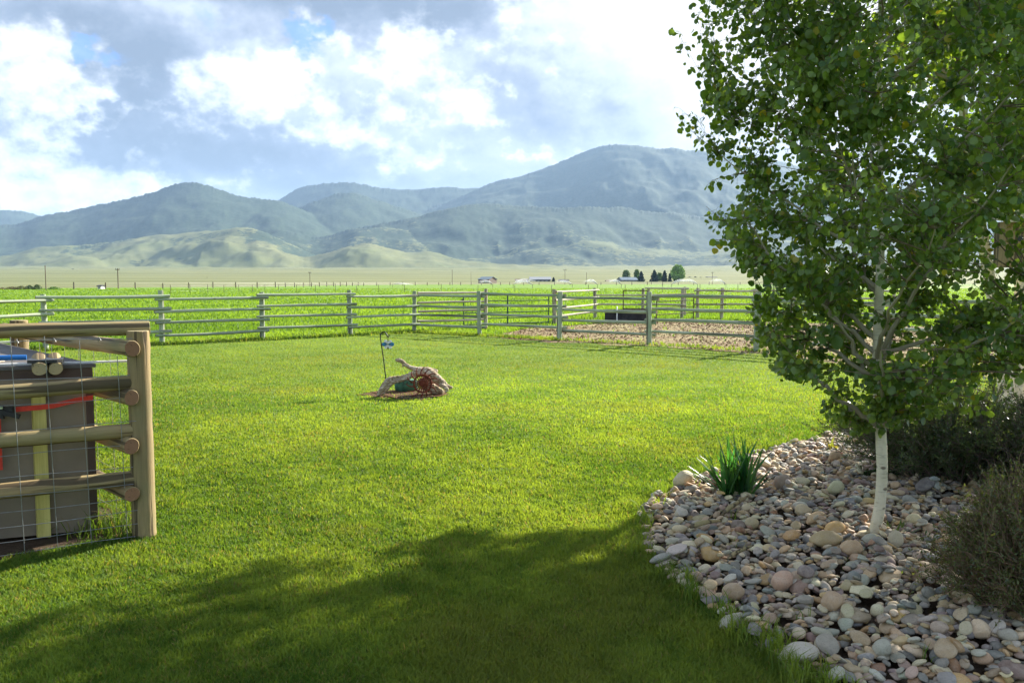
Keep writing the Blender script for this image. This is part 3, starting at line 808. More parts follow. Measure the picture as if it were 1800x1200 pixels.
def drop(x, y, a, b, c, yaw, sink=.45, col=None, var=None):
    i0, i1 = int((x - a - SX0) / SR), int((x + a - SX0) / SR) + 2; j0, j1 = int((y - a - SY0) / SR), int((y + a - SY0) / SR) + 2
    i0, j0 = max(i0, 0), max(j0, 0)
    if i1 <= i0 or j1 <= j0 or i1 > hm_nx or j1 > hm_ny: return
    xx = GXX[i0:i1, j0:j1] - x; yy = GYY[i0:i1, j0:j1] - y
    cy, sy = math.cos(yaw), math.sin(yaw)
    e = ((xx * cy + yy * sy) / a) ** 2 + ((-xx * sy + yy * cy) / b) ** 2
    m = e < .8
    if not m.any(): return
    sub = HM[i0:i1, j0:j1]
    hs = sub[m]
    z = np.percentile(hs, 55) + c * (1 - sink)
    # local tilt follows what it lies on
    gxs = np.clip((np.mean(hs * xx[m]) - hs.mean() * xx[m].mean()) / (xx[m].var() + 1e-6), -.6, .6)
    gys = np.clip((np.mean(hs * yy[m]) - hs.mean() * yy[m].mean()) / (yy[m].var() + 1e-6), -.6, .6)
    top = z + c * np.sqrt(np.clip(1 - e, 0, 1)); m2 = e < 1
    sub[m2] = np.maximum(sub[m2], top[m2])
    STONES.append((x, y, z, a, b, c, yaw, gxs, gys, rng.integers(NVAR) if var is None else var, rng.choice(len(PAL), p=PW) if col is None else col))
def build_stones():
    def scatter(n, amin, amed, sg, amax, sink):
        Y = rng.uniform(2.9, 12.0, n * 3); X = rng.uniform(.7, 8.2, n * 3)
        k = (bed_d(X, Y) > -.01) & (X < .80 * Y + .2); X, Y = X[k][:n], Y[k][:n]
        A = np.clip(amed * np.exp(rng.normal(0, sg, len(X))), amin, amax)
        for x, y, a in zip(X, Y, A):
            b = a * rng.uniform(.62, .95); c = a * rng.uniform(.28, .52)
            drop(x, y, a, b, c, rng.uniform(0, math.pi), sink)
    scatter(7500, .016, .0255, .28, .05, .35)
    scatter(9500, .015, .0255, .36, .07, .38)
    scatter(420, .030, .040, .22, .062, .35)
    def one(px, py, wpx, hk, col, var=None, sink=.35, asp=.75):
        g_ = G(px, py); a = wpx * .43 * g_.y / FPX
        drop(g_.x, g_.y, a, a * asp, a * hk, rng.uniform(-.4, .4), sink, col, var)
    big = [(1285, 1108, 66, .55, 2), (1402, 1172, 84, .45, 2), (1200, 862, 44, .6, 0), (1288, 1064, 46, .85, 1), (1375, 1050, 50, .8, 6), (1462, 1100, 46, .85, 1), (1375, 875, 42, .8, 6),
           (1450, 985, 66, .5, 1), (1495, 1002, 46, .75, 1), (1468, 890, 36, .8, 0), (1432, 948, 42, .5, 1), (1466, 964, 44, .5, 9), (1390, 974, 36, .6, 9), (1412, 930, 38, .7, 0), (1222, 1030, 30, .8, 6), (1292, 1030, 32, .8, 4),
           (1320, 945, 34, .75, 1), (1195, 945, 34, .55, 0), (1540, 1110, 30, .8, 0), (1550, 1170, 42, .8, 2), (1720, 1150, 44, .8, 0), (1650, 1145, 36, .75, 6), (1630, 1080, 30, .8, 3), (1466, 828, 28, .8, 1), (1598, 915, 30, .9, 3),
           (1585, 895, 26, .9, 5), (1605, 945, 32, .8, 0), (1500, 1045, 30, .9, 4), (1540, 945, 40, .6, 7), (1415, 1050, 34, .9, 5), (1770, 1160, 40, .7, 2), (1160, 1000, 46, .35, 3), (1210, 985, 36, .6, 0), (1690, 1090, 40, .6, 1), (1495, 770, 34, .4, 2), (1625, 892, 44, .25, 8),
           (1785, 735, 24, .8, 2), (1765, 752, 22, .8, 3), (1790, 765, 26, .8, 0), (1800, 748, 24, .7, 6)]
    for (px, py, w_, hk, col) in big: one(px, py, w_, hk, col, var=(5 if col in (1,) and w_ > 44 else None))
    S_ = np.array(STONES, float)
    # which show largest: on screen, on top of the pile
    pxs = 900 + FPX * S_[:, 0] / S_[:, 1]; pys = HOR + FPX * (CAMH - S_[:, 2]) / S_[:, 1]
    size = S_[:, 3] / S_[:, 1]
    vis = (pxs < 1795) & (pys < 1195)
    ix = ((S_[:, 0] - SX0) / SR).astype(int); iy = ((S_[:, 1] - SY0) / SR).astype(int)
    ontop = HM[ix.clip(0, hm_nx - 1), iy.clip(0, hm_ny - 1)] < S_[:, 2] + S_[:, 5] * 1.04
    covered = ((pxs > 1655) & (pys > 890) & (pys < 1075)) | ((pxs > 1545) & (pys < 870))
    score = np.where(vis & ontop & ~covered, size, 0)
    top = set(np.argsort(-score)[:300].tolist())
    meshes = []
    for k in range(NVAR):
        me = npmesh("river_stone", VARS[3][k], [ICO[3][1]], np.ones((len(VARS[3][k]), 3)), smooth=True); me.materials.append(M['stone']); meshes.append(me)
    rank = {i: r for r, i in enumerate(np.argsort(-score)[:300].tolist())}
    lm = [("the iris clump", G(1292, 885)), ("the pale aspen trunk", G(1531, 962)), ("the dark leafy shrub", G(1610, 880)), ("the brown twiggy shrub", G(1660, 1080)),
          ("the lawn's shaded edge", G(1190, 1020)), ("the lawn's shaded edge", G(1300, 1120)), ("the bed's sunlit far edge", G(1420, 790)), ("the bed's sunlit far edge", G(1300, 820)), ("the bed's pointed tip", G(1140, 920)),
          ("the middle of the bed", G(1400, 950)), ("the middle of the bed", G(1380, 1050)), ("the bed's near end", G(1500, 1150)), ("the bed's near end", G(1640, 1190)), ("the bed's near end", G(1750, 1190))]
    shp = ["rounded", "egg shaped", "smooth", "oval", "blunt", "worn", "lumpy"]
    def mtx(s):
        x, y, z, a, b, c, yaw, gx_, gy_, v_, col = s
        nrm = Vector((-gx_, -gy_, 1)).normalized()
        q_ = Vector((0, 0, 1)).rotation_difference(nrm).to_matrix() @ Matrix.Rotation(yaw, 3, 'Z')
        return q_
    by_var = {}
    Vs, Fs, Cs, n0 = [], [], [], 0
    for i, s in enumerate(STONES):
        q_ = mtx(s); sx_, sy_, sz_ = s[3] * 1.04, s[4] * 1.04, s[5] * 1.08
        base = np.array(PAL[int(s[10])][1]) * rng.uniform(.72, 1.28) * rng.uniform(.92, 1.08, 3)
        base = np.clip(base * np.array([.99, .975, .83]), .025, .7)
        if i in top:
            o = bpy.data.objects.new("river_stone", meshes[int(s[9])])
            COL.objects.link(o)
            o.matrix_basis = Matrix.Translation((s[0], s[1], s[2])) @ q_.to_4x4() @ Matrix.Diagonal((sx_, sy_, sz_, 1))
            o.color = (*base, 1)
            r = rank[i]
            sz = "very large" if r < 12 else "large" if r < 60 else "medium" if r < 160 else "small"
            pl = min(lm, key=lambda t: (t[1].x - s[0]) ** 2 + (t[1].y - s[1]) ** 2)[0]
            flatw = "flat" if s[5] / s[3] < .45 else shp[int(s[9]) % 7]
            tag(o, f"{sz} {flatw} {PAL[int(s[10])][0]} river stone near {pl}", "stone", "river stones in the landscaping bed")
        else:
            sub = 2 if s[3] / s[1] > .006 else 1
            if s[3] / s[1] < .004 and s[1] > 9: sub = 1
            v = VARS[sub][int(s[9])] * np.array([sx_, sy_, sz_])
            v = v @ np.array(q_).T + np.array([s[0], s[1], s[2]])
            Vs.append(v); Fs.append(ICO[sub][1] + n0); Cs.append(np.repeat(base[None], len(v), 0)); n0 += len(v)
    me = npmesh("cobbles", np.concatenate(Vs), [np.concatenate(Fs)], np.concatenate(Cs), smooth=True)
    o = link("cobbles", me, mats=[M['stone']])
    tag(o, "mixed small river cobbles packed between the larger stones", "cobbles", kind="stuff")
build_stones()

#@@SECTION plants
# ------------------------------------------------------------------ aspens
def f_(q):
    co = objco(q)
    n1 = q.noise(co, 9, 4, .6)
    c = q.mix(q.ramp(n1, [(.3, 0), (.7, 1)]), (.54, .48, .32), (.74, .67, .48))
    eye = q.n("ShaderNodeTexVoronoi", {"Vector": q.mapping(co, (1, 1, 1.9)), "Scale": 8.0}).outputs[0]
    c = q.mix(q.ramp(eye, [(.12, .85), (.2, 0)]), c, (.10, .07, .045))
    lent = q.ramp(q.noise(q.mapping(co, (1, 1, 7)), 14, 3, .6), [(.58, 0), (.66, 1)])
    c = q.mix(q.math('MULTIPLY', lent, .45), c, (.24, .19, .12))
    sx = q.n("ShaderNodeSeparateXYZ", {0: co})
    ft = q.ramp(q.math('ADD', sx.outputs[2], q.math('MULTIPLY', n1, .12)), [(.07, 1), (.17, 0)])
    c = q.mix(q.math('MULTIPLY', ft, .7), c, (.13, .11, .08))
    return prin(q, c, .6, .3, q.math('SUBTRACT', n1, lent), .35, .006)
M['aspen_bark'] = mat("aspen_bark", f_)
BRK = np.array([.20, .15, .10])

def bez(p0, p1, p2, K):
    t = np.linspace(0, 1, K)[None, :, None]
    return (1 - t) ** 2 * p0[:, None] + 2 * t * (1 - t) * p1[:, None] + t * t * p2[:, None]

def aspen(name, base, stems, envR, zlo, zhi, nlimb, ntips, per, lsize, label, seed, leafcol, attach=.55, keep=None, dens=None):
    """stems: list of [(dx,dy,z,r)...] relative to base; envR(z, az) crown radius about the stem axis"""
    g = np.random.default_rng(seed)
    root = empty(name, base, label=label, cat="tree")
    tb = MB()
    for st in stems:
        pts = [Vector(p[:3]) for p in st]; rad = [p[3] for p in st]
        PP = []; RR = []
        for i in range(len(pts) - 1):
            for k in range(6):
                t = k / 6; a = pts[max(i - 1, 0)]; b = pts[i]; c = pts[i + 1]; d = pts[min(i + 2, len(pts) - 1)]
                PP.append(.5 * ((2 * b) + (c - a) * t + (2 * a - 5 * b + 4 * c - d) * t * t + (3 * b - a - 3 * c + d) * t ** 3)); RR.append(rad[i] + (rad[i + 1] - rad[i]) * t)
        PP.append(pts[-1]); RR.append(rad[-1])
        RR[0] *= 1.25
        tb.tube(PP, RR, 12, jit=.06, seed=seed)
    tb.build("trunk", M['aspen_bark'], root)
    def axis(z, st):
        zz = [p[2] for p in st]
        return np.stack([np.interp(z, zz, [p[0] for p in st]), np.interp(z, zz, [p[1] for p in st]), z], -1)
    def rad_at(z, st): return np.interp(z, [p[2] for p in st], [p[3] for p in st])
    # limbs
    limbs = []
    lz = np.linspace(zlo + .12, zhi - .25, nlimb) + g.normal(0, .05, nlimb)
    az = np.cumsum(g.uniform(1.9, 2.9, nlimb))
    for i in range(nlimb):
        st = stems[g.integers(len(stems))]
        z_e = lz[i]; r = envR(z_e, az[i]) * g.uniform(.72, .98)
        z_a = max(z_e - r * g.uniform(.55, 1.0), zlo * .82 + .12)
        z_a = min(z_a, st[-1][2] - .1)
        a = axis(np.array([z_a]), st)[0]; c0 = axis(np.array([min(z_e, st[-1][2])]), st)[0]
        e = c0 + np.array([math.cos(az[i]) * r, math.sin(az[i]) * r, 0]); e[2] = z_e
        m = (a + e) / 2 + np.array([0, 0, -.06 * r]) + g.normal(0, .05 * r, 3)
        limbs.append((a, m, e, min(.016 + .012 * r, float(rad_at(z_a, st)) * .55)))
    A = np.array([l[0] for l in limbs]); B = np.array([l[1] for l in limbs]); E = np.array([l[2] for l in limbs]); LR = np.array([l[3] for l in limbs])
    K = 12
    LP = bez(A, B, E, K)
    LP[:, 2:-1] += g.normal(0, .012, LP[:, 2:-1].shape)
    Rd = LR[:, None] * np.linspace(1, .22, K)[None]
    V1, F1 = vtubes(LP, Rd, 6)
    # tips
    T = []; rmax = max(envR(z_, a_) for z_ in np.linspace(zlo, zhi, 30) for a_ in (0, 1.5, 3.14, 4.7))
    while len(T) < ntips:
        z = g.uniform(zlo, zhi); a = g.uniform(0, 2 * np.pi); rr = envR(z, a)
        if g.random() > rr / rmax: continue
        r = rr * (1 - .75 * g.random() ** 1.7) * (g.uniform(.9, 1.04) if g.random() < .93 else g.uniform(1.04, 1.16))
        st = stems[g.integers(len(stems))]
        c0 = axis(np.array([min(z, st[-1][2])]), st)[0]
        p = np.array([c0[0] + math.cos(a) * r, c0[1] + math.sin(a) * r, z])
        if dens is not None and g.random() > dens(p + np.array(base[:])): continue
        T.append(p)
    T = np.array(T)
    # parent points: limbs outer two thirds plus trunk
    cand = LP[:, 3:].reshape(-1, 3); cr = Rd[:, 3:].reshape(-1)
    dd = np.linalg.norm(T[:, None] - cand[None], axis=2) + 1.2 * np.clip(cand[None, :, 2] - T[:, None, 2] + .03, 0, None)
    j = dd.argmin(1); S0 = cand[j]; dist = np.linalg.norm(T - S0, axis=1)
    ok = dist < .95
    T, S0, j, dist = T[ok], S0[ok], j[ok], dist[ok]
    mid = (T + S0) / 2 + g.normal(0, .10, T.shape) * dist[:, None] + np.array([0, 0, .06]) * dist[:, None]
    K2 = 7
    TP = bez(S0, mid, T, K2); r2 = np.minimum(cr[j] * .7, .0035 + .006 * dist)
    V2, F2 = vtubes(TP, r2[:, None] * np.linspace(1, .3, K2)[None], 4)
    # leaves along the outer part of each twig, and short spurs
    n = len(T); nl = n * per
    ti = np.repeat(np.arange(n), per); tt = 1 - (g.random(nl) ** 1.25) * np.minimum(.85, .33 / np.maximum(dist[ti], .15))
    f = np.clip(tt, 0, 1) * (K2 - 1); i0 = np.clip(f.astype(int), 0, K2 - 2); fr = (f - i0)[:, None]
    LB = TP[ti, i0] * (1 - fr) + TP[ti, i0 + 1] * fr
    off = g.normal(0, 1, (nl, 3)); off /= np.linalg.norm(off, axis=1, keepdims=True)
    pet = off * g.uniform(.015, .075, nl)[:, None]; pet[:, 2] -= .012
    LB2 = LB + pet
    D = pet / np.linalg.norm(pet, axis=1, keepdims=True) * .6 + g.normal(0, .45, (nl, 3)); D[:, 2] -= .65
    Nn = g.normal(0, 1, (nl, 3)); Nn[:, 2] *= .8
    Sz = lsize * np.exp(g.normal(0, .22, nl))
    tw_ = g.normal(0, .22, n); t_ = np.clip(g.normal(.45, .22, nl) + tw_[ti], 0, 1)[:, None]
    C = (1 - t_) * np.array(leafcol[0]) + t_ * np.array(leafcol[1])
    C = np.where(g.random((nl, 1)) < .015, np.array([.30, .26, .03]), C)
    if keep is not None:
        k = keep(LB2 + np.array(base[:])); LB2, D, Nn, Sz, C, LB = LB2[k], D[k], Nn[k], Sz[k], C[k], LB[k]
    V3, F3, C3 = leaves(LB2, D, Nn, Sz, C)
    PT = np.stack([LB, (LB + LB2) / 2 + [0, 0, .004], LB2], 1)
    V4, F4 = vtubes(PT, np.full((len(LB), 3), .0009), 3)
    VB = np.concatenate([V1, V2]); FB_ = np.concatenate([F1, F2 + len(V1)])
    cb = np.repeat(BRK[None], len(VB), 0) * g.uniform(.7, 1.2, (len(VB), 1))
    cb[:len(V1)] = np.array([.34, .30, .21])
    link("branches", npmesh("branches", VB, [FB_], cb, smooth=True), root, [M['twig']])
    VV = np.concatenate([V3, V4]); CC = np.concatenate([C3, np.repeat(np.array([[.12, .14, .04]]), len(V4), 0)])
    link("crown", npmesh("crown", VV, [F3, F4 + len(V3)], CC), root, [M['leaf']])
    return root

b1 = G(1531, 962)
zt = lambda py, Y=5.4: CAMH + slope(py) * Y
leftR = [(.55, .10), (.82, .18), (.95, .42), (1.16, .62), (1.38, .86), (1.48, .80), (1.60, .68), (1.75, .80), (1.95, .96), (2.2, 1.10), (2.32, 1.08), (2.5, 1.0), (2.7, 1.12), (2.85, 1.22), (2.95, .98), (3.1, 1.10), (3.4, 1.22), (3.8, 1.1), (4.4, .85), (5.0, .45), (5.4, .12), (6, .05)]
rightR = [(.55, .05), (.82, .22), (.95, .50), (1.2, 1.0), (1.5, 1.38), (2.0, 1.45), (2.6, 1.35), (3.2, 1.25), (3.8, 1.1), (4.4, .85), (5.0, .45), (5.4, .12), (6, .05)]
def env1(z, a):
    l = np.interp(z, [p[0] for p in leftR], [p[1] for p in leftR]); r = np.interp(z, [p[0] for p in rightR], [p[1] for p in rightR])
    k = (1 + math.cos(a)) / 2          # 1 = +x side
    lump = 1 + .10 * math.sin(3 * a + z * 4.1) + .07 * math.sin(5 * a - z * 7)
    return float((l * (1 - k) + r * k) * (1 if k < .15 else lump))
def gaps(p):
    v = float(vnoise(p[0] * 2.6 + 3, p[1] * 2.6, p[2] * 2.9))
    return min(1.0, max(.12, (v - .33) * 3.4))
stem1 = [(0, 0, -.05, .046), (.012, 0, .06, .037), (.045, 0, .25, .035), (.055, 0, .5, .034), (.03, 0, .85, .032), (.0, 0, 1.2, .029), (0, 0, 1.9, .024), (-.03, 0, 2.7, .018), (-.04, .02, 3.8, .011), (-.02, 0, 5.2, .004)]
aspen("aspen_tree", b1, [stem1], env1, .80, 5.2, 56, 2350, 20, .033, "slender young aspen with a pale trunk rising straight out of the river stones", 5,
      ((.058, .122, .024), (.195, .270, .055)), dens=gaps)

b2 = G(1768, 722)
def env2(z, a):
    return float(np.interp(z, [2.3, 2.8, 3.3, 4.0, 4.6, 5.5, 6.5, 7.4, 8.4, 9], [.2, .3, .45, .75, 1.3, 2.0, 2.25, 1.8, .8, .2]) * (1 + .14 * math.sin(3 * a + z * 2.0)))
sA = [(0, 0, -.05, .13), (-.02, 0, .4, .10), (-.12, .0, 1.0, .088), (-.30, 0, 1.8, .075), (-.50, -.1, 2.5, .064), (-.8, -.1, 4.0, .05), (-1.1, 0, 5.6, .03), (-1.2, 0, 7.0, .01)]
sB = [(.16, .05, -.05, .12), (.14, .05, .5, .095), (.16, .05, 1.5, .08), (.12, .05, 2.8, .07), (.2, 0, 4.4, .05), (.3, 0, 6.5, .03), (.35, 0, 8.3, .01)]
sC = [(.34, -.1, -.05, .10), (.45, -.15, .6, .08), (.75, -.2, 1.8, .065), (1.1, -.3, 3.2, .05), (1.3, -.3, 5.0, .03), (1.4, -.3, 6.6, .01)]
aspen("aspen_tree", b2, [sA, sB, sC], env2, 2.3, 8.6, 90, 3000, 17, .055, "old aspen of several thick pale stems leaning apart beside the dark shrub", 8,
      ((.065, .13, .025), (.19, .27, .050)))
# ------------------------------------------------------------------ shrubs
def shrub(name, base, rx, ry, h, nst, ntw, nleaf, lsz, twc, lfc, label, seed, lean=(0, 0), droop=.15, wild=.25, leaf_h=(0, 1), trad=.0030):
    g = np.random.default_rng(seed)
    root = empty(name, base, label=label, cat="shrub")
    a = g.uniform(0, 2 * np.pi, nst); rr = np.sqrt(g.random(nst))
    B0 = np.stack([np.cos(a) * rr * rx * .28, np.sin(a) * rr * ry * .28, np.full(nst, -.01)], 1)
    prof_ = np.sqrt(np.clip(1 - (rr * .93) ** 2, 0.03, 1))
    Hh = h * (.35 + .65 * prof_) * g.uniform(.75, 1.08, nst)
    lump = 1 + .2 * np.sin(3 * a + seed) + .12 * np.sin(7 * a)
    Tp = np.stack([np.cos(a) * rr * rx * lump + lean[0] * Hh, np.sin(a) * rr * ry * lump + lean[1] * Hh, Hh], 1)
    Md = (B0 + Tp) / 2 + g.normal(0, wild * .12, (nst, 3)); Md[:, 2] += .12 * Hh; Tp[:, 2] -= droop * rr * h
    Tp[:, 2] = np.maximum(Tp[:, 2], .03)
    K = 8; SP = bez(B0, Md, Tp, K); SP[:, 1:-1] += g.normal(0, .010, SP[:, 1:-1].shape)
    V1, F1 = vtubes(SP, (trad * 1.6) * np.linspace(1, .35, K)[None] * g.uniform(.7, 1.3, (nst, 1)), 4)
    N = nst * ntw; si = np.repeat(np.arange(nst), ntw); f = g.uniform(.18, .98, N) * (K - 1); i0 = f.astype(int).clip(0, K - 2); fr = (f - i0)[:, None]
    Q0 = SP[si, i0] * (1 - fr) + SP[si, i0 + 1] * fr
    dr = SP[si, i0 + 1] - SP[si, i0]; dr /= np.linalg.norm(dr, axis=1, keepdims=True)
    dr = dr + g.normal(0, .55, (N, 3)); dr[:, 2] += .25; dr /= np.linalg.norm(dr, axis=1, keepdims=True)
    L = g.uniform(.05, .17, N) * h / .85
    Q2 = Q0 + dr * L[:, None]; Q1 = (Q0 + Q2) / 2 + g.normal(0, .12, (N, 3)) * L[:, None]
    TP = bez(Q0, Q1, Q2, 4); TP[..., 2] = np.maximum(TP[..., 2], .005)
    V2, F2 = vtubes(TP, np.full((N, 1), trad * .55) * np.linspace(1, .4, 4)[None], 3)
    VB = np.concatenate([V1, V2]); FB_ = np.concatenate([F1, F2 + len(V1)])
    tsel = g.random(nst + N)
    cc = np.array(twc[0]) * (1 - tsel[:, None]) + np.array(twc[1]) * tsel[:, None]
    cb = np.concatenate([np.repeat(cc[:nst], K * 4, 0), np.repeat(cc[nst:], 4 * 3, 0)])
    link("stem", npmesh("stem", VB, [FB_], cb, smooth=True), root, [M['twig']])
    if nleaf:
        nl = N * nleaf; ti = np.repeat(np.arange(N), nleaf); ff = g.uniform(0, 3, nl); i0 = ff.astype(int).clip(0, 2); fr = (ff - i0)[:, None]
        LB = TP[ti, i0] * (1 - fr) + TP[ti, i0 + 1] * fr
        zz = LB[:, 2] / h
        k = (zz >= leaf_h[0]) & (zz <= leaf_h[1]); LB = LB[k]; nl = len(LB)
        D = g.normal(0, 1, (nl, 3)); D[:, 2] += .5; Nn = g.normal(0, 1, (nl, 3)); Nn[:, 2] += .6
        t_ = g.random((nl, 1)); C = np.array(lfc[0]) * (1 - t_) + np.array(lfc[1]) * t_
        o = np.array([(0, 0), (.20, .4), (0, 1), (-.20, .4)])
        V3, F3, C3 = leaves(LB, D, Nn, lsz * g.uniform(.6, 1.5, nl), C, o, .2)
        link("foliage", npmesh("foliage", V3, [F3], C3), root, [M['leaf']])
    return root
shrub("shrub", G(1685, 862), 1.0, .60, .93, 380, 20, 11, .022, ((.13, .09, .07), (.26, .19, .15)), ((.045, .085, .035), (.13, .17, .07)),
      "dark leafy shrub spreading behind the slender aspen's trunk", 31, droop=.2)
shrub("shrub", G(1552, 855), .28, .20, .18, 80, 10, 12, .018, ((.05, .05, .03), (.10, .08, .05)), ((.030, .065, .022), (.05, .10, .035)),
      "low dark green creeping shrub peeping out behind the pale trunk", 33)
shrub("shrub", G(1822, 1098), .53, .44, .82, 400, 22, 7, .016, ((.12, .07, .045), (.27, .175, .11)), ((.06, .085, .03), (.13, .15, .05)),
      "brown half bare twiggy shrub in front of the dark one", 35, lean=(-.03, 0), droop=.30, wild=.5, leaf_h=(.1, 1), trad=.0026)
shrub("shrub", G(1880, 900), .8, .6, 1.0, 200, 14, 7, .02, ((.07, .05, .04), (.14, .10, .08)), ((.022, .042, .018), (.055, .080, .035)),
      "dark shrub behind the brown twiggy one", 37)

def strappy(name, base, spec, col, label, cat, w, seed, wide=.35):
    g = random.Random(seed)
    root = empty(name, base, label=label, cat=cat)
    V, F, C = [], [], []
    for (dx, dy, L, az, el, bend) in spec:
        n = 9; ww = w * g.uniform(.75, 1.15); p = Vector((dx, dy, 0)); e = el; n0 = len(V)
        side = Vector((-math.sin(az + g.uniform(-.8, .8)), math.cos(az), 0)).normalized()
        cc = [c * g.uniform(.75, 1.25) for c in col]
        for i in range(n + 1):
            t = i / n; wd = ww * (1 - t ** 3.0) * (.75 + .4 * math.sin(min(t * 2.2, 1.57))) * .5 + .0004
            d = Vector((math.cos(az) * math.cos(e), math.sin(az) * math.cos(e), math.sin(e)))
            nn = d.cross(side).normalized()
            V += [p - side * wd, p + nn * wd * wide, p + side * wd]
            C += [cc] * 3
            p = p + d * (L / n); e -= bend / n * (.4 + 1.4 * t)
        for i in range(n):
            a = n0 + i * 3; F += [(a, a + 1, a + 4, a + 3), (a + 1, a + 2, a + 5, a + 4)]
    me = npmesh("foliage", np.array([tuple(v) for v in V]), [np.array(F)], np.array(C))
    link("foliage", me, root, [M['leaf']])
    return root
g = random.Random(4); spec = []
for i in range(58):
    cx = g.choice([-.07, -.02, .05, .09]) + g.uniform(-.03, .03)
    az = g.uniform(0, 6.28); 
    spec.append((cx, g.uniform(-.06, .08), g.uniform(.30, .54), az, R(g.uniform(66, 88)), g.uniform(.05, .5)))
for i in range(12): spec.append((g.uniform(-.10, 0), g.uniform(-.05, .04), g.uniform(.30, .48), math.pi + g.uniform(-.5, .4), R(g.uniform(38, 66)), g.uniform(.2, .8)))
for i in range(6): spec.append((g.uniform(0, .10), g.uniform(-.05, .04), g.uniform(.25, .36), g.uniform(-.5, .5), R(g.uniform(50, 70)), g.uniform(.1, .4)))
strappy("iris_plant", G(1292, 886) + Vector((0, 0, .03)), spec, (.048, .135, .045), "clump of upright sword shaped green leaves at the sunny side of the stones", "plant", .030, 6)
g = random.Random(9)
spec = [(g.uniform(-.05, .05), g.uniform(-.05, .05), g.uniform(.10, .2), g.uniform(0, 6.28), R(g.uniform(40, 80)), .6) for _ in range(14)]
strappy("seedling", G(1465, 800) + Vector((0, 0, .04)), spec, (.26, .22, .05), "small yellowing seedling sprouting at the bed's sunlit far edge", "plant", .018, 2)
spec = [(g.uniform(-.05, .05), g.uniform(-.05, .05), g.uniform(.08, .15), g.uniform(0, 6.28), R(g.uniform(30, 80)), .8) for _ in range(22)]
strappy("seedling", G(1572, 958) + Vector((.0, 0, .05)), spec, (.10, .13, .03), "small green sucker plant at the foot of the slender aspen", "plant", .022, 3)

# fallen sticks on the stones
for (a, b, r_, lb) in (((1212, 952), (1268, 946), .018, "broken brown bark strip lying flat on the stones below the iris clump"), ((1268, 930), (1316, 898), .016, "brown stick slanting up toward the iris clump"),
                      ((1278, 1012), (1324, 992), .012, "dead grey brown stick lying in the middle of the stones")):
    p0 = G(*a) + Vector((0, 0, .10)); p1 = G(*b) + Vector((0, 0, .12)); m_ = (p0 + p1) / 2 + Vector((.01, 0, .015))
    k = MB(); k.tube([p0 - p0, (p0 * .5 + m_ * .5) - p0 + Vector((0, .01, 0)), m_ - p0, p1 - p0], [r_ * .6, r_, r_ * .9, r_ * .35], 7, jit=.5, seed=3)
    k.tube([m_ - p0, m_ - p0 + Vector((.04, .05, .03))], [r_ * .4, r_ * .15], 5)
    o = k.build("stick", M['near_wood'], loc=p0); tag(o, lb, "stick")

#@@SECTION fences
# ------------------------------------------------------------------ rear fence
FWM = [M['far_wood'], M['far_end']]
HI = [1.315, .985, .675, .36]; LO = [1.235, .895, .59, .265]
def rail_fence(name, label, posts, hi0, side, seed, ph=1.41, pr=.072, rr=.043, mats=None, over=.18, skip=(), group=None, zs=None):
    mats = mats or FWM
    base = posts[0]
    root = empty(name, base, label=label, cat="fence", group=group)
    rn = random.Random(seed)
    for i, p in enumerate(posts):
        if i in skip: continue
        h = ph + rn.uniform(-.03, .05)
        log("post", p + Vector((0, 0, -.02)), p + Vector((rn.uniform(-.03, .03), rn.uniform(-.02, .02), h)), pr * rn.uniform(.92, 1.1), pr * rn.uniform(.88, 1.0), [mats[0], mats[1]], root, seed * 50 + i, n=12, rings=6, wob=.006, base=base)
    for i in range(len(posts) - 1):
        a, b = posts[i], posts[i + 1]; d = (b - a).normalized(); nrm = Vector((d.y, -d.x, 0))
        if nrm.y > 0: nrm = -nrm            # toward the camera
        hs = (HI if (i + hi0) % 2 == 0 else LO) if zs is None else zs
        for j, z in enumerate(hs):
            off = nrm * side * (pr + rr * .8)
            q0 = a - d * (over + rn.uniform(-.04, .04)) + off + Vector((0, 0, z + rn.uniform(-.012, .012)))
            q1 = b + d * (over + rn.uniform(-.04, .04)) + off + Vector((0, 0, z + rn.uniform(-.012, .012)))
            r0, r1 = rr * rn.uniform(.95, 1.15), rr * rn.uniform(.78, .95)
            if rn.random() < .5: r0, r1 = r1, r0
            log("rail", q0, q1, r0, r1, mats, root, seed * 99 + i * 7 + j, n=10, rings=10, wob=.02, base=base)
    return root
rail_fence("rail_fence", "long weathered greenish pole fence running along the far edge of the lawn to the corner", FA, 1, 1, 3)
rail_fence("rail_fence", "weathered pole fence from the corner past the bare corral ground toward the trees", FB, 1, -1, 4, skip=(0,), pr=.076, rr=.043)
TW = [M['tan_wood'], M['far_end']]
c1 = Vector((-3.3, 28.2, 0)); c2 = Vector((-.95, 29.6, 0))
rail_fence("rail_fence", "short tan pole fence branching off behind the corner post beside the green gate", [Vector((-3.1, 28.15, 0)), c2], 0, -1, 6, mats=TW, skip=(0,), over=.05)
k1 = Vector((1.66, 32.2, 0)); k2 = G(1046, 560.5)
rail_fence("rail_fence", "tan pole fence between the green gate and the water trough", [k1, k2], 0, 1, 7, mats=TW, pr=.085)
BC = [k2 + Vector((.12, .05, 0)), G(1129, 561), G(1198, 561.5)]
rail_fence("rail_fence", "low two rail pole fence behind the water trough", BC, 0, 1, 8, mats=TW, zs=[1.08, .66], pr=.07, skip=(0,))
BD = [G(1226, 562), G(1268, 562.5), G(1326, 563), G(1395, 564), G(1480, 566), G(1570, 568)]
rail_fence("rail_fence", "tan pole fence closing the far side of the corral behind the trees", BD, 0, 1, 9, mats=TW, zs=[1.31, 1.0, .70, .38])
BE = [G(1140, 556), G(1203, 557)]
rail_fence("rail_fence", "tan pole panel standing just behind the low two rail fence", BE, 0, 1, 10, mats=TW, zs=[1.38])

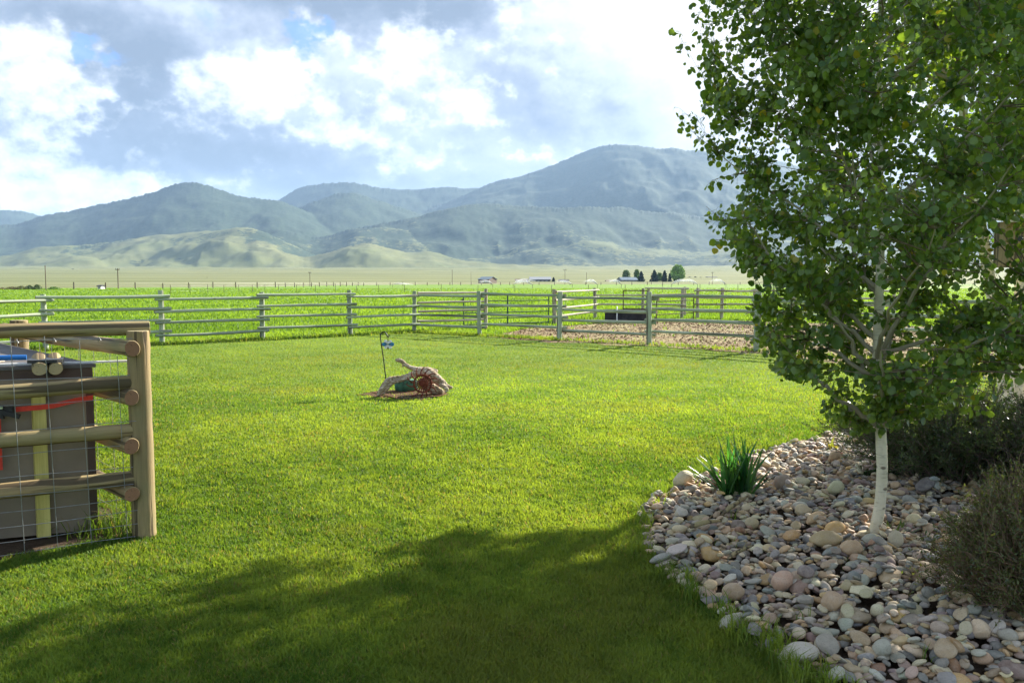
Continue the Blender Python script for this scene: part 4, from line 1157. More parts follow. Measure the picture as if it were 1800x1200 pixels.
def gate(name, label, a, b, z0, z1, nb, m, ups=(0, .5, 1), tr=.022, cat="gate"):
    root = empty(name, a, label=label, cat=cat); d = b - a
    fr = MB()
    for t in (0, 1): fr.tube([d * t + Vector((0, 0, z0)), d * t + Vector((0, 0, z1))], tr, 8)
    for z in (z0, z1): fr.tube([Vector((0, 0, z)), d + Vector((0, 0, z))], tr, 8)
    fr.build("frame", m, root)
    for k in range(1, nb - 1):
        z = z0 + (z1 - z0) * k / (nb - 1); MB().tube([Vector((0, 0, z)), d + Vector((0, 0, z))], tr * .8, 8).build("bar", m, root)
    for t in ups:
        if 0 < t < 1: MB().tube([d * t + Vector((0, 0, z0)), d * t + Vector((0, 0, z1))], tr * 1.3, 6).build("brace", m, root)
    h = MB()
    for z in (z0 + .15, z1 - .15): h.box(Vector((-.04, 0, z)), (.09, .03, .05))
    h.build("hinge", m, root)
    return root
gate("metal_gate", "dark green tube gate between the corner and the tan post", Vector((-1.75, 29.9, 0)), Vector((1.42, 32.0, 0)), .14, 1.2, 6, M['gate_metal'])
gate("metal_gate", "rusty dark tube gate at the far side of the corral", G(1154, 570), G(1219, 565), .12, 1.18, 5, M['dark_metal'], ups=())
def trough():
    a = G(1063, 567.5); b = G(1140, 568); d = (b - a); L = d.length; root = empty("water_trough", a, math.atan2(d.y, d.x), label="dark rusty water trough standing in the corral", cat="trough")
    mb = MB(); w, h, t = .8, .50, .03
    mb.box((L / 2, 0, h / 2), (L, t, h)).box((L / 2, w, h / 2), (L, t, h)).box((t / 2 - .002, w / 2, h / 2), (t, w - t, h)).box((L - t / 2 + .002, w / 2, h / 2), (t, w - t, h)).box((L / 2, w / 2, .05), (L - t * 2, w - t, .04))
    mb.build("tank", M['trough'], root)
    MB().box((L / 2, -.02, h + .02), (L + .06, .06, .04)).box((L / 2, w + .02, h + .02), (L + .06, .06, .04)).build("rim", M['dark_metal'], root)
    MB().tube([(.5, -.06, 0), (.5, -.06, .62), (.5, .2, .66)], .025, 8).build("pipe", M['white'], root)
    m2 = MB()
    for z in (1.33, 1.0, .58): m2.tube([(.75, .4, z), (L - .05, .4, z)], .022, 6)
    for x in (.75, L - .05): m2.tube([(x, .4, .45), (x, .4, 1.33)], .024, 6)
    m2.build("guard_frame", M['dark_metal'], root)
trough()

# ------------------------------------------------------------------ near fence corner
NWM = [M['near_wood'], M['near_end']]
np_ = G(254, 944)
root = empty("pole_fence", np_, label="thick tan pole fence corner with wire panels at the lawn's edge", cat="fence")
log("post", np_ + Vector((0, 0, -.03)), np_ + Vector((.0, 0, 1.375)), .079, .073, [M['near_wood'], M['post_end']], root, 5, n=24, rings=14, wob=.004, base=np_)
dF = Vector((-.875, -.485, 0)).normalized()
dB = Vector((-.70, .714, 0)).normalized()
for i, z in enumerate([.405, .725, 1.04]):
    log("rail", np_ + dF * .05 + Vector((0, 0, z)), np_ + dF * 3.2 + Vector((0, 0, z)), .048, .052, NWM, root, 60 + i, n=20, rings=16, wob=.02, base=np_)
log("rail", np_ + dF * .02 + Vector((.045, .115, 1.392)) , np_ + dF * 3.3 + Vector((.045, .10, 1.372)), .047, .058, NWM, root, 71, n=20, rings=16, wob=.02, base=np_)
for i, (px, py) in enumerate([(232, 613), (231, 699), (231, 784), (232, 868)]):
    e = P(px, py, np_.y - .125)
    log("rail", e, e + dB * 3.1, .050, .056, NWM, root, 80 + i, n=20, rings=16, wob=.015, base=np_)
far_p = np_ + dF * 3.15
log("post", far_p + Vector((0, 0, -.03)), far_p + Vector((0, 0, 1.34)), .078, .073, [M['near_wood'], M['post_end']], root, 6, n=20, rings=8, wob=.004, base=np_)
far_p2 = np_ + dB * 3.1 + Vector((.06, .02, 0))
log("post", far_p2 + Vector((0, 0, -.03)), far_p2 + Vector((0, 0, 1.34)), .078, .073, [M['near_wood'], M['post_end']], root, 7, n=20, rings=8, wob=.004, base=np_)
def wiremesh(o, d, n0, L, zs, xs, off, rad, jag, seed):
    mb = MB(); rn = random.Random(seed)
    for z in zs:
        e = -.0 if rn.random() < .5 else .03
        pts = [o + d * t + off + Vector((0, 0, z + .006 * math.sin(t * 5 + z * 9))) for t in np.linspace(n0 - e, L, 14)]
        mb.tube(pts, rad, 5)
    for x in xs:
        lo = min(zs) - .02; hi = max(zs) + (.03 if rn.random() < .5 else 0)
        if jag and x < .15: hi -= .14
        pts = [o + d * x + off * 1.03 + d * (.02 * (z - .7)) + Vector((0, 0, z + 0)) for z in np.linspace(lo, hi, 8)]
        mb.tube(pts, rad, 5)
    return mb
nF = Vector((.485, -.875, 0)).normalized()
wiremesh(Vector((0, 0, 0)), dF, .06, 3.1, [.03, .11, .20, .29, .385, .50, .64, .79, .95, 1.10, 1.335], [.12, .33, .52, .70, .88, 1.08, 1.28, 1.5, 1.7, 1.9, 2.1, 2.3, 2.5, 2.7, 2.9], nF * .062, .0024, True, 1).build("wire_panel", M['wire'], root)
nB = Vector((.714, .70, 0)).normalized()
wiremesh(Vector((-.03, -.04, 0)), dB, .05, 3.0, [.10, .38, .66, .94, 1.22], [.2 + .34 * k for k in range(9)], nB * .05, .0018, False, 2).build("wire_panel", M['wire'], root)
tw = MB()
for t in (.23, .48, .68, .92, 1.15): 
    c = dF * t + nF * .07 + Vector((0, 0, 1.335)); tw.tube([c + Vector((-.008, 0, -.012)), c + Vector((0, -.004, .016)), c + Vector((.01, 0, -.006))], .003, 5)
tw.build("wire_tie", M['wire'], root)

# ------------------------------------------------------------------ long box behind it
dBox = Vector((-.69, .724, 0)).normalized(); dFr = Vector((-.93, -.367, 0)).normalized()
bo = G(177, 940); bo = Vector((bo.x - .02, bo.y - .0, 0))
ZB0, ZB1 = .04, 1.145
root = empty("storage_box", bo, label="long dark brown storage box standing inside the near fence corner", cat="box")
LF, LB_ = 1.35, 5.2
def quadbox(mb, o, a, la, b, lb, z0, z1, m=0):
    c = [o, o + a * la, o + a * la + b * lb, o + b * lb]
    V = [Vector((p.x, p.y, z0)) for p in c] + [Vector((p.x, p.y, z1)) for p in c]
    return mb.add(V, [(3, 2, 1, 0), (4, 5, 6, 7), (0, 1, 5, 4), (1, 2, 6, 5), (2, 3, 7, 6), (3, 0, 4, 7)], m)
Z = Vector((0, 0, 0))
quadbox(MB(), Z, dFr, LF, dBox, LB_, ZB0, ZB1 - .012).build("body", M['box_face'], root)
mb = MB(); quadbox(mb, -dFr * .02 - dBox * .02, dFr, LF + .04, dBox, LB_ + .04, ZB1 - .010, ZB1 + .012); mb.build("lid", M['box_top'], root)
mb = MB(); quadbox(mb, -dFr * .004 - dBox * .006, dFr, .045, dBox, .045, ZB0 + .003, ZB1 - .014)
quadbox(mb, -dFr * .004 - dBox * .005, dFr, LF + .006, dBox, .03, ZB1 - .075, ZB1 - .014); mb.build("trim", M['box_trim'], root)
mb = MB(); quadbox(mb, dFr * .285 - dBox * .04, dFr, .075, dBox, .036, .03, .96); mb.build("brace", M['lumber'], root)
quadbox(MB(), dFr * .24 - dBox * .038, dFr, .17, dBox, .030, .965, 1.0).build("cleat", M['lumber'], root)
quadbox(MB(), dFr * .20 - dBox * .4, dFr, .9, dBox, .2, 0, .02)
# strap
sp = MB()
def sband(pts, w, t=.004):
    nrm = Vector((-dFr.y, dFr.x, 0)); nrm = nrm if nrm.y < 0 else -nrm
    V = []; F = []
    for p in pts: V += [p + Vector((0, 0, w / 2)), p - Vector((0, 0, w / 2)), p - Vector((0, 0, w / 2)) + nrm * t, p + Vector((0, 0, w / 2)) + nrm * t]
    for i in range(len(pts) - 1):
        a = i * 4
        for k in range(4): F.append((a + k, a + (k + 1) % 4, a + 4 + (k + 1) % 4, a + 4 + k))
    F += [(0, 1, 2, 3), (len(V) - 1, len(V) - 2, len(V) - 3, len(V) - 4)]
    return V, F
nf = Vector((-dFr.y, dFr.x, 0)); nf = nf if nf.y < 0 else -nf
st_root = empty("ratchet_strap", bo + nf * .045, label="red orange ratchet strap stretched across the brown box front", cat="strap")
V, F = sband([dFr * x + Vector((0, 0, z)) + nf * (.0 + .004 * math.sin(x * 8)) for x, z in [(-.005, .935), (.1, .925), (.22, .897), (.30, .890), (.42, .885), (.60, .875)]], .032)
MB().add(V, F).build("webbing", M['strap'], st_root)
V, F = sband([dFr * .80 + Vector((0, 0, .86)) + nf * .012, dFr * .80 + Vector((0, 0, .80)) + nf * .012], .0)
MB().box(dFr * .54 + Vector((0, 0, .68)) + nf * .003, (.03, .005, .36), Matrix.Rotation(math.atan2(dFr.y, dFr.x), 3, 'Z')).build("webbing_tail", M['strap'], st_root)
rb = MB(); Mz = Matrix.Rotation(math.atan2(-dFr.y, -dFr.x), 3, 'Z')
rb.box(dFr * .51 + Vector((0, 0, .878)) + nf * .03, (.14, .035, .06), Mz, bev=.01); rb.box(dFr * .47 + Vector((0, 0, .865)) + nf * .05, (.13, .02, .03), Mz @ Matrix.Rotation(R(20), 3, 'Y'), bev=.006)
rb.tube([dFr * .51 + Vector((0, 0, .835)) + nf * .04, dFr * .51 + Vector((0, 0, .92)) + nf * .04], .016, 10); rb.build("ratchet", M['black'], st_root)
MB().box(dFr * .53 + Vector((0, 0, .905)) + nf * .055, (.06, .012, .014), Mz).build("ratchet_handle", M['chrome'], st_root)
# things on the lid
lt = ZB1 + .013
def onbox(a, b): return bo + dFr * a + dBox * b
def twostub():
    c = P(84, 668, 5.27)
    o = empty("log_stub", c, label="pair of short sawn log ends under a black cap resting on the second rail", cat="log")
    for px, py, Yk in ((70, 649, 5.25), (98, 648, 5.31)):
        p = P(px, py, Yk) - c
        log("log", p, p + Vector((-.13, .22, .05)), .043, .041, [M['near_wood'], M['post_end']], o, 200 + px, n=16, rings=5, wob=.002)
    m = MB(); q_ = P(80, 634, 5.33) - c; m.box(q_ + Vector((-.02, .04, .0)), (.20, .20, .02), Matrix.Rotation(R(25), 3, 'Z'), bev=.03); m.box(q_ + Vector((.01, .02, -.05)), (.03, .05, .10), bev=.008); m.build("cap", M['black'], o)
twostub()
mb = MB(); p0 = onbox(.62, .10) - bo; p1 = onbox(1.5, .02) - bo
o = MB().tube([Vector((0, 0, .03)), (p1 - p0) * .4 + Vector((0, 0, .035)), p1 - p0 + Vector((0, 0, .03))], [.017, .019, .019], 12).build("plastic_pipe", M['blue'], loc=onbox(.36, .06) + Vector((0, 0, lt + .02))); tag(o, "bright blue plastic pipe lying on the box lid beside the log ends", "pipe")
for k, (a0, b0, a1, b1_, w, t, ma, lb) in enumerate([(-.26, .05, 1.25, .12, .035, .012, 'white', "thin white trim strip sticking out past the box corner"),
                                     (.45, .35, 1.2, .9, .09, .02, 'plank', "pale wooden plank lying on the box lid behind the blue pipe"),
                                     (.35, 1.3, 1.15, 2.1, .10, .02, 'plank', "pale grey board lying far back on the box lid")]):
    p0 = onbox(a0, b0); p1 = onbox(a1, b1_); d = p1 - p0
    o = MB().box((d.length / 2, 0, t / 2), (d.length, w, t)).build("board", M[ma], mw=Matrix.Translation(p0 + Vector((0, 0, lt + .002 * k))) @ Matrix.Rotation(math.atan2(d.y, d.x), 4, 'Z')); tag(o, lb, "board")

#@@SECTION drift
# ------------------------------------------------------------------ driftwood group
YD = G(720, 696).y
def Pd(px, py, dy=0.0): return P(px, py, YD + dy)
def driftwood():
    o0 = G(720, 696)
    mb = MB(); s = YD / FPX
    def br(pts, seed, n=14, jit=.22):
        PP = [Pd(x, y, dy) - o0 for x, y, dy, r in pts]; rr = [r * s * (.80 if seed in (3, 5, 6, 7, 8) else .64 if seed in (1, 2) else .74) for *_, r in pts]
        out, ro = [], []
        for i in range(len(PP) - 1):
            for k in range(5):
                t = k / 5; a = PP[max(i - 1, 0)]; b = PP[i]; c = PP[i + 1]; d = PP[min(i + 2, len(PP) - 1)]
                out.append(.5 * ((2 * b) + (c - a) * t + (2 * a - 5 * b + 4 * c - d) * t * t + (3 * b - a - 3 * c + d) * t ** 3)); ro.append(rr[i] + (rr[i + 1] - rr[i]) * t)
        out.append(PP[-1]); ro.append(rr[-1])
        mb.tube(out, ro, n, jit=jit, seed=seed)
    br([(664, 696, -.12, 4), (668, 688, -.10, 6.5), (675, 677, -.08, 7.5), (684, 667, -.05, 7), (695, 664, 0, 6), (706, 664, .02, 7), (718, 661, .02, 8), (728, 657, .02, 9), (738, 656, .03, 10)], 1)
    br([(671, 694, -.05, 3), (680, 684, -.06, 4.5), (690, 673, -.06, 5), (705, 668, -.02, 5), (720, 665, 0, 5)], 2)
    br([(728, 657, 0, 8), (740, 654, .05, 10), (752, 655, .08, 12), (765, 664, .08, 12), (776, 673, .05, 10), (786, 679, .02, 6), (796, 681, 0, 2)], 3)
    br([(742, 664, .16, 12), (750, 676, .16, 15), (764, 684, .15, 12), (779, 690, .1, 6)], 4)
    br([(768, 656, .12, 8), (752, 650, .12, 7), (736, 649, .1, 5.5), (722, 646, .1, 5), (712, 640, .1, 4.5), (705, 634, .1, 5), (698, 633, .1, 4), (695, 634, .1, 2.5)], 5)
    br([(703, 633, .1, 3), (701, 629, .1, 1.2)], 6, 8)
    br([(709, 641, .1, 3), (706, 645, .1, 1.5)], 7, 8)
    br([(775, 676, .0, 6), (786, 684, -.08, 4), (783, 690, -.08, 2)], 8, 10)
    o = mb.build("driftwood", M['drift'], loc=o0)
    r = o.modifiers.new("weld", 'REMESH'); r.mode = 'VOXEL'; r.voxel_size = .011; r.use_smooth_shade = True
    tx = bpy.data.textures.new("grain", 'CLOUDS'); tx.noise_scale = .05; tx.noise_depth = 2
    dm = o.modifiers.new("grain", 'DISPLACE'); dm.texture = tx; dm.strength = .010; dm.mid_level = .5
    tag(o, "bleached twisted driftwood stump arching over the lawn", "driftwood")
def f_(q):
    co = objco(q)
    st = q.mapping(co, (.30, 1.2, 1.0), rot=(0, R(-28), 0))
    n1 = q.noise(st, 26, 6, .65, 1.0); n2 = q.noise(st, 85, 5, .65, .6)
    c = q.ramp(n1, [(.30, (.09, .055, .03)), (.44, (.27, .19, .11)), (.60, (.58, .49, .36)), (.78, (.78, .73, .61))])
    c = q.mix(q.math('MULTIPLY', q.ramp(n2, [(.36, 1), (.48, 0)]), .75), c, (.09, .06, .04))
    return prin(q, c, .85, .15, q.math('ADD', n1, q.math('MULTIPLY', n2, .6)), .8, .012)
M['drift'] = mat("driftwood", f_)
driftwood()
def wheel():
    c = Pd(743, 674, -.16); s = YD / FPX
    root = empty("rake_wheel", c, label="rusty red iron rake wheel with curved teeth leaning on the driftwood", cat="wheel")
    root.rotation_euler = (R(-8), 0, R(4))
    def rt(name, mb): return mb.build(name, M['rust'], root)
    # wheel lies in local xz
    def ring(r, t):
        return [Vector((math.cos(a) * r, 0, math.sin(a) * r)) for a in np.linspace(0, 2 * math.pi, 33)]
    mb = MB(); mb.tube(ring(.128, 0), .014, 8, cap=False); mb.tube(ring(.075, 0), .007, 8, cap=False); rt("rim", mb)
    mb = MB(); mb.tube([(0, -.03, 0), (0, .03, 0)], .032, 14); mb.tube([(0, -.036, 0), (0, -.03, 0)], .018, 10); rt("hub", mb)
    for k in range(20):
        a = 2 * math.pi * k / 20 + .1; d = Vector((math.cos(a), 0, math.sin(a)))
        MB().tube([d * .028, d * .125], .0085, 6).build("spoke", M['rust'], root)
    n = 15
    for k in range(n):
        a = 2 * math.pi * k / n + .08; pts = []
        for i in range(6):
            t = i / 5; aa = a - .30 * t * t; r = .13 + .115 * t
            pts.append(Vector((math.cos(aa) * r, -.012 * math.sin(t * 3), math.sin(aa) * r)))
        if (c + pts[-1]).z < -.0: pts = pts[:4]
        MB().tube(pts, [.012, .011, .010, .009, .008, .005][:len(pts)], 6).build("tooth", M['rust'], root)
wheel()
def green():
    c = G(712, 690); root = empty("metal_basin", c + Vector((0, .16, 0)), label="dull green slotted metal basin half hidden under the driftwood", cat="basin")
    mb = MB(); n = 24; V = []; F = []
    for (z, rx, ry) in ((0, .17, .10), (.10, .185, .115), (.17, .18, .11), (.185, .17, .10)):
        for k in range(n):
            a = 2 * math.pi * k / n; V.append((math.cos(a) * rx, math.sin(a) * ry, z))
    for j in range(3):
        for k in range(n): F.append((j * n + k, j * n + (k + 1) % n, (j + 1) * n + (k + 1) % n, (j + 1) * n + k))
    F.append(tuple(range(3 * n, 4 * n))); F.append(tuple(range(n))[::-1]); mb.add(V, F, 0, True); mb.build("body", M['green_metal'], root)
    for x in (-.09, -.03, .03, .09): MB().box((x, -.112 + abs(x) * .10, .15), (.012, .012, .035)).build("slot", M['black'], root)
green()
def hook():
    b = G(680, 692) + Vector((0, .12, 0)); Yh = b.y
    pts = [(680, 694), (678, 664), (674, 630), (670, 603), (668.5, 592), (669.5, 586.5), (673, 583), (677, 584), (680, 588), (681.5, 591.5), (683, 592), (684, 589.5), (683.5, 587)]
    root = empty("shepherd_hook", b, label="thin black shepherd hook standing behind the driftwood", cat="plant hook")
    mb = MB(); mb.tube([P(x, y, Yh) - b for x, y in pts], .0085, 8); mb.build("rod", M['iron'], root)
    c = P(682, 605, Yh)
    rt = empty("glass_ornament", c, label="blue and white glass flower ornament hanging from the black hook", cat="ornament")
    k = MB(); k.tube([(0, 0, .115), (0, 0, -.075)], .006, 8); k.tube([(0, 0, -.055), (0, 0, -.085)], [.012, .005], 8); k.build("stem", M['iron'], rt)
    def petal(a, L, w, m):
        M3 = Matrix.Rotation(a, 3, 'Y'); V = []; n = 12
        for y in (-.006, .006):
            for i in range(n):
                t = 2 * math.pi * i / n; V.append(M3 @ Vector((L * (.55 + .45 * math.cos(t)), y, w * math.sin(t) * (1 + .25 * math.cos(t)))))
        F = [tuple(range(n)), tuple(range(n, 2 * n))[::-1]] + [(i, n + i, n + (i + 1) % n, (i + 1) % n) for i in range(n)]
        MB().add(V, F).build("petal", m, rt)
    for a in (0, math.pi): petal(a, .095, .030, M['bglass'])
    for a in (R(52), R(128), R(-52), R(-128)): petal(a, .080, .025, M['wglass'])
def glass(name, c): return mat(name, lambda q: prin(q, c, .12, .5, **{"Transmission Weight": .35}))
M['bglass'] = glass("blue_glass", (.02, .22, .50)); M['wglass'] = glass("white_glass", (.80, .84, .92))
hook()
# nest box on the many-stemmed aspen
def nestbox():
    c = P(1780, 470, 10.3)
    root = empty("birdhouse", c, label="plain weathered wooden birdhouse fixed to the many stemmed aspen", cat="birdhouse")
    w, d_, h = .34, .26, .56
    MB().box((0, 0, h / 2), (w, d_, h)).build("body", M['near_wood'], root)
    MB().box((0, -.05, h + .03), (w + .12, d_ + .18, .035), Matrix.Rotation(R(9), 3, 'X')).build("roof", M['tan_wood'], root)
    MB().tube([(0, -d_ / 2 - .004, h * .62), (0, -d_ / 2 + .01, h * .62)], .035, 16).build("entrance", M['black'], root)
nestbox()

#@@SECTION far
# ------------------------------------------------------------------ distant things
M['roof_blue'] = flat("roof_blue", (.10, .15, .19), .95, var=.1, sc_=.3); M['roof_grey'] = flat("roof_grey", (.20, .22, .24), .95, var=.1, sc_=.3)
M['wall_brown'] = flat("wall_brown", (.12, .085, .06), .8, var=.2, sc_=.5); M['wall_white'] = flat("wall_white", (.45, .44, .42), .8, var=.1, sc_=.5); M['wall_grey'] = flat("wall_grey", (.24, .25, .27), .8, var=.1, sc_=.5)
M['dark'] = flat("dark_opening", (.03, .03, .035), .6)
def building(label, px0, px1, pyb, eave, ridge, Y, dep, wm, rm, yaw=0.0, cat="house", nwin=3, name="house"):
    a = P(px0, pyb, Y); b = P(px1, pyb, Y); W = b.x - a.x; s = Y / FPX
    he, hr = (pyb - eave) * s, (pyb - ridge) * s
    root = empty(name, Vector(((a.x + b.x) / 2, Y + dep / 2, a.z - .3)), yaw, label=label, cat=cat)
    he += .3; hr += .3
    mb = MB(); x, y = W / 2, dep / 2
    V = [(-x, -y, 0), (x, -y, 0), (x, y, 0), (-x, y, 0), (-x, -y, he), (x, -y, he), (x, y, he), (-x, y, he), (-x, 0, hr), (x, 0, hr)]
    mb.add(V, [(0, 1, 5, 4), (2, 3, 7, 6), (1, 2, 6, 9, 5), (3, 0, 4, 8, 7), (3, 2, 1, 0)]); mb.build("wall", wm, root)
    ov = W * .03 + .2
    r = MB(); t = .18
    for sg in (-1, 1):
        k = [(-x - ov, sg * (y + ov), he - ov * (hr - he) / y), (x + ov, sg * (y + ov), he - ov * (hr - he) / y), (x + ov, 0, hr), (-x - ov, 0, hr)]
        k2 = [(p[0], p[1], p[2] + t) for p in k]
        r.add(k + k2, [(0, 1, 2, 3), (7, 6, 5, 4), (0, 4, 5, 1), (1, 5, 6, 2), (2, 6, 7, 3), (3, 7, 4, 0)])
    r.build("roof", rm, root)
    for i in range(nwin):
        cx = -x + W * (i + .5) / nwin
        MB().box((cx, -y - .04, he * .5), (W * .10, .08, he * .38)).build("window" if i else "door", M['dark'], root)
    return root
building("brown two storey barn with a blue roof, alone at the field's far edge", 846, 867, 499, 491, 486.5, 560, 12, M['wall_brown'], M['roof_blue'], R(-25), "barn", 3, "barn")
building("long low grey barn with a pale roof, widest of the distant buildings", 932, 968, 497.5, 491, 486.8, 640, 16, M['wall_grey'], M['roof_grey'], 0, "barn", 5, "barn")
building("dark low shed adjoining the long grey barn", 906, 929, 497.5, 493, 490.5, 650, 8, M['wall_brown'], M['wall_brown'], 0, "shed", 2, "shed")
building("small brown shed just beyond the utility pole by the long barn", 983, 1000, 497.5, 494, 491.5, 650, 8, M['wall_brown'], M['dark'], 0, "shed", 2, "shed")
building("low ranch house with a grey blue roof beside the tree clump", 1090, 1119, 497.5, 492, 487.5, 640, 12, M['wall_grey'], M['roof_blue'], R(12), "house", 4)
building("brown shed partly hidden by brush left of the ranch house", 1066, 1084, 497.5, 494.5, 492.5, 650, 8, M['wall_brown'], M['wall_brown'], 0, "shed", 2, "shed")
building("distant dark roofed house on the plain past the tree clump", 1244, 1262, 492.5, 489.5, 486.5, 900, 12, M['wall_grey'], M['dark'], 0, "house", 2)
building("tiny pale cabin on the plain near the hill's foot", 706, 716, 494, 491.5, 489.5, 1000, 9, M['wall_brown'], M['roof_grey'], 0, "cabin", 2, "cabin")
building("tiny dark cabin beside scattered brush on the plain", 676, 688, 494.5, 491.5, 490, 1000, 9, M['wall_brown'], M['wall_brown'], 0, "cabin", 2, "cabin")
building("tiny white hut at the left field edge", 172, 177, 508, 503.5, 502, 190, 2, M['wall_white'], M['dark'], 0, "hut", 1, "hut")

def ftree(label, px, pyb, pyt, Y, wpx, col, kind, seed, n=900, group=None):
    g = np.random.default_rng(seed); s = Y / FPX; b = P(px, pyb, Y); H = (pyb - pyt) * s; W = wpx * s / 2
    nm = {"conifer": "conifer_tree", "broad": "broadleaf_tree", "bush": "bush"}[kind]
    root = empty(nm, b + Vector((0, 0, -.3)), label=label, cat="bush" if kind == "bush" else "tree", group=group)
    MB().tube([(0, 0, 0), (0, 0, H * .75)], [H * .028, H * .008], 7).build("trunk" if kind != "bush" else "stem", M['box_trim'], root)
    t = g.random(n)
    if kind == "conifer":
        z = .06 + .94 * t; r = W * (1 - z) ** .8 * np.sqrt(g.random(n)) * (1 + .2 * np.sin(z * 26)) + .02 * W
    elif kind == "broad":
        z = .15 + .85 * t; r = W * np.sqrt(np.clip(1 - ((z - .55) / .48) ** 2, .02, 1)) * g.random(n) ** .4
    else:
        z = .05 + .95 * t; r = W * np.sqrt(np.clip(1 - z ** 2, .03, 1)) * g.random(n) ** .4
    a = g.uniform(0, 2 * np.pi, n); r = r * (1 + .22 * np.sin(a * 3 + seed) * (kind != "conifer"))
    Pn = np.stack([np.cos(a) * r, np.sin(a) * r, z * H], 1)
    D = g.normal(0, 1, (n, 3)); Nn = g.normal(0, 1, (n, 3))
    C = np.array(col) * g.uniform(.6, 1.4, (n, 1))
    V, F, C = leaves(Pn, D, Nn, np.full(n, max(H, W) * .085) * g.uniform(.6, 1.3, n), C)
    link("crown" if kind != "bush" else "foliage", npmesh("crown", V, [F], C), root, [M['attr']])
CON = (.02, .045, .035); BRD = (.22, .36, .08)
ftree("tall bright green poplar, largest of the distant tree clump", 1191, 497.5, 466, 640, 22, BRD, "broad", 1, 1500)
ftree("thin light green tree standing behind the ranch house", 1100, 497, 475, 660, 13, (.12, .19, .05), "broad", 2)
ftree("light green tree tucked behind the first dark spruce", 1119, 497, 474, 660, 9, (.12, .2, .04), "broad", 3)
ftree("dark spruce right beside the ranch house", 1127, 498, 477, 630, 15, CON, "conifer", 4)
ftree("broad dark spruce in the middle of the distant clump", 1150, 498, 475, 630, 19, CON, "conifer", 5, 1100)
ftree("dark spruce just left of the bright poplar", 1168, 498, 476, 630, 13, CON, "conifer", 6)
ftree("small dark spruce touching the bright poplar", 1177, 498, 481, 625, 9, CON, "conifer", 7)
ftree("olive tree between two dark spruces", 1159, 497, 479, 655, 10, (.10, .17, .05), "broad", 8)
ftree("dark rounded spruce at the end of the long grey barn", 973, 498, 487, 630, 10, (.025, .045, .04), "conifer", 9)
for i, (px, w_, h_) in enumerate([(1212, 10, 7), (1222, 8, 7), (1232, 9, 6), (1243, 8, 6), (1275, 12, 5)]):
    ftree(["dusty bush first past the bright poplar", "dusty bush second past the bright poplar", "dusty bush third past the bright poplar", "dusty bush nearest the dark roofed house", "low wide bush beyond the dark roofed house"][i], px, 492.5, 492.5 - h_, 900, w_, (.06, .085, .06), "bush", 20 + i, 350)
for i, (px, w_, h_, c_, lb) in enumerate([(22, 26, 7, (.17, .15, .07), "reddish willow bush at the field's left end"), (38, 20, 9, (.16, .17, .07), "tan willow bush second along the field's edge"), (52, 16, 10, (.045, .08, .03), "dark small spruce like bush in the willow row"),
                                          (65, 16, 11, (.05, .09, .03), "dark bush beside the bright green one by the pole"), (94, 24, 7, (.13, .22, .05), "bright green rounded bush by the thin pole"), (4, 12, 6, (.14, .10, .05), "brown bush cut by the picture's edge")]):
    ftree(lb, px, 509, 509 - h_, 178, w_, c_, "bush", 40 + i, 900)
for i, (px, w_, h_, Y, pyb) in enumerate([(357, 8, 4, 900, 493), (364, 6, 6, 900, 493), (374, 7, 5, 900, 493), (381, 6, 5, 900, 493), (128, 6, 4, 2400, 476), (720, 7, 3, 1000, 494), (668, 5, 2, 1000, 494.5)]):
    ftree(["low juniper first in the row on the plain", "pointed juniper second in the row on the plain", "juniper third in the row on the plain", "juniper last in the row on the plain", "lone juniper on the slope above the willow bushes", "low brush beside the pale cabin", "low brush beside the dark cabin"][i], px, pyb, pyb - h_, Y, w_, (.03, .05, .035), "bush", 60 + i, 200)

def pole(px, pyt, pyb, label, arm=True, r=.14, Y=None):
    b = G(px, pyb) if Y is None else P(px, pyb, Y)
    H = (pyb - pyt) / FPX * b.y
    root = empty("utility_pole", b, label=label, cat="utility pole")
    MB().tube([(0, 0, -.3), (0, 0, H)], [r, r * .75], 8).build("pole", M['wall_brown'], root)
    if arm:
        MB().box((0, -.16, H * .94), (H * .20, .12, .14)).build("crossarm", M['wall_brown'], root)
        for x in (-.09, 0, .09): MB().tube([(x * H, -.16, H * .94 + .07), (x * H, -.16, H * .94 + .35)], .06, 6).build("insulator", M['dark'], root)
pole(208, 472, 507.5, "wooden utility pole with a crossarm standing over the left field edge")
pole(81, 467, 510, "thin bare pole rising behind the willow bushes", False, .10)
pole(545, 478, 503, "utility pole on the field edge below the tan rounded hill")
pole(795, 474, 501, "thin utility pole left of the lone brown barn", False)
pole(993, 473, 500, "utility pole with crossarm beside the long grey barn")
pole(1031, 479, 500, "thin pole between the long barn and the ranch house", False)
pole(1145, 480, 500, "thin pole in front of the distant spruce clump", False)
pole(1252, 478, 500, "utility pole rising by the dark roofed house")
pole(828, 478, 500, "faint thin pole between the lone barn and the poles to its left", False, .08)

def wire_fence(label, pts, n, h, r):
    root = empty("wire_fence", pts[0], label=label, cat="fence")
    seg = [(pts[i + 1] - pts[i]).length for i in range(len(pts) - 1)]; tot = sum(seg)
    for k in range(n):
        d = tot * k / (n - 1); i = 0
        while i < len(seg) - 1 and d > seg[i]: d -= seg[i]; i += 1
        p = pts[i].lerp(pts[i + 1], min(1, d / seg[i])) - pts[0]
        MB().tube([p + Vector((0, 0, -.1)), p + Vector((0, 0, h * random.uniform(.9, 1.1)))], r, 6).build("post", M['box_trim'], root)
    mb = MB()
    for z in (.4, .8, 1.15):
        mb.tube([p - pts[0] + Vector((0, 0, z * h / 1.25)) for p in pts], r * .12, 4)
    mb.build("wire", M['wire'], root)
wire_fence("thin wire fence with small posts crossing the middle of the green field", [G(300, 517), G(480, 511.5), G(700, 514.5), G(1100, 514.5), G(1500, 515)], 26, 1.25, .035)
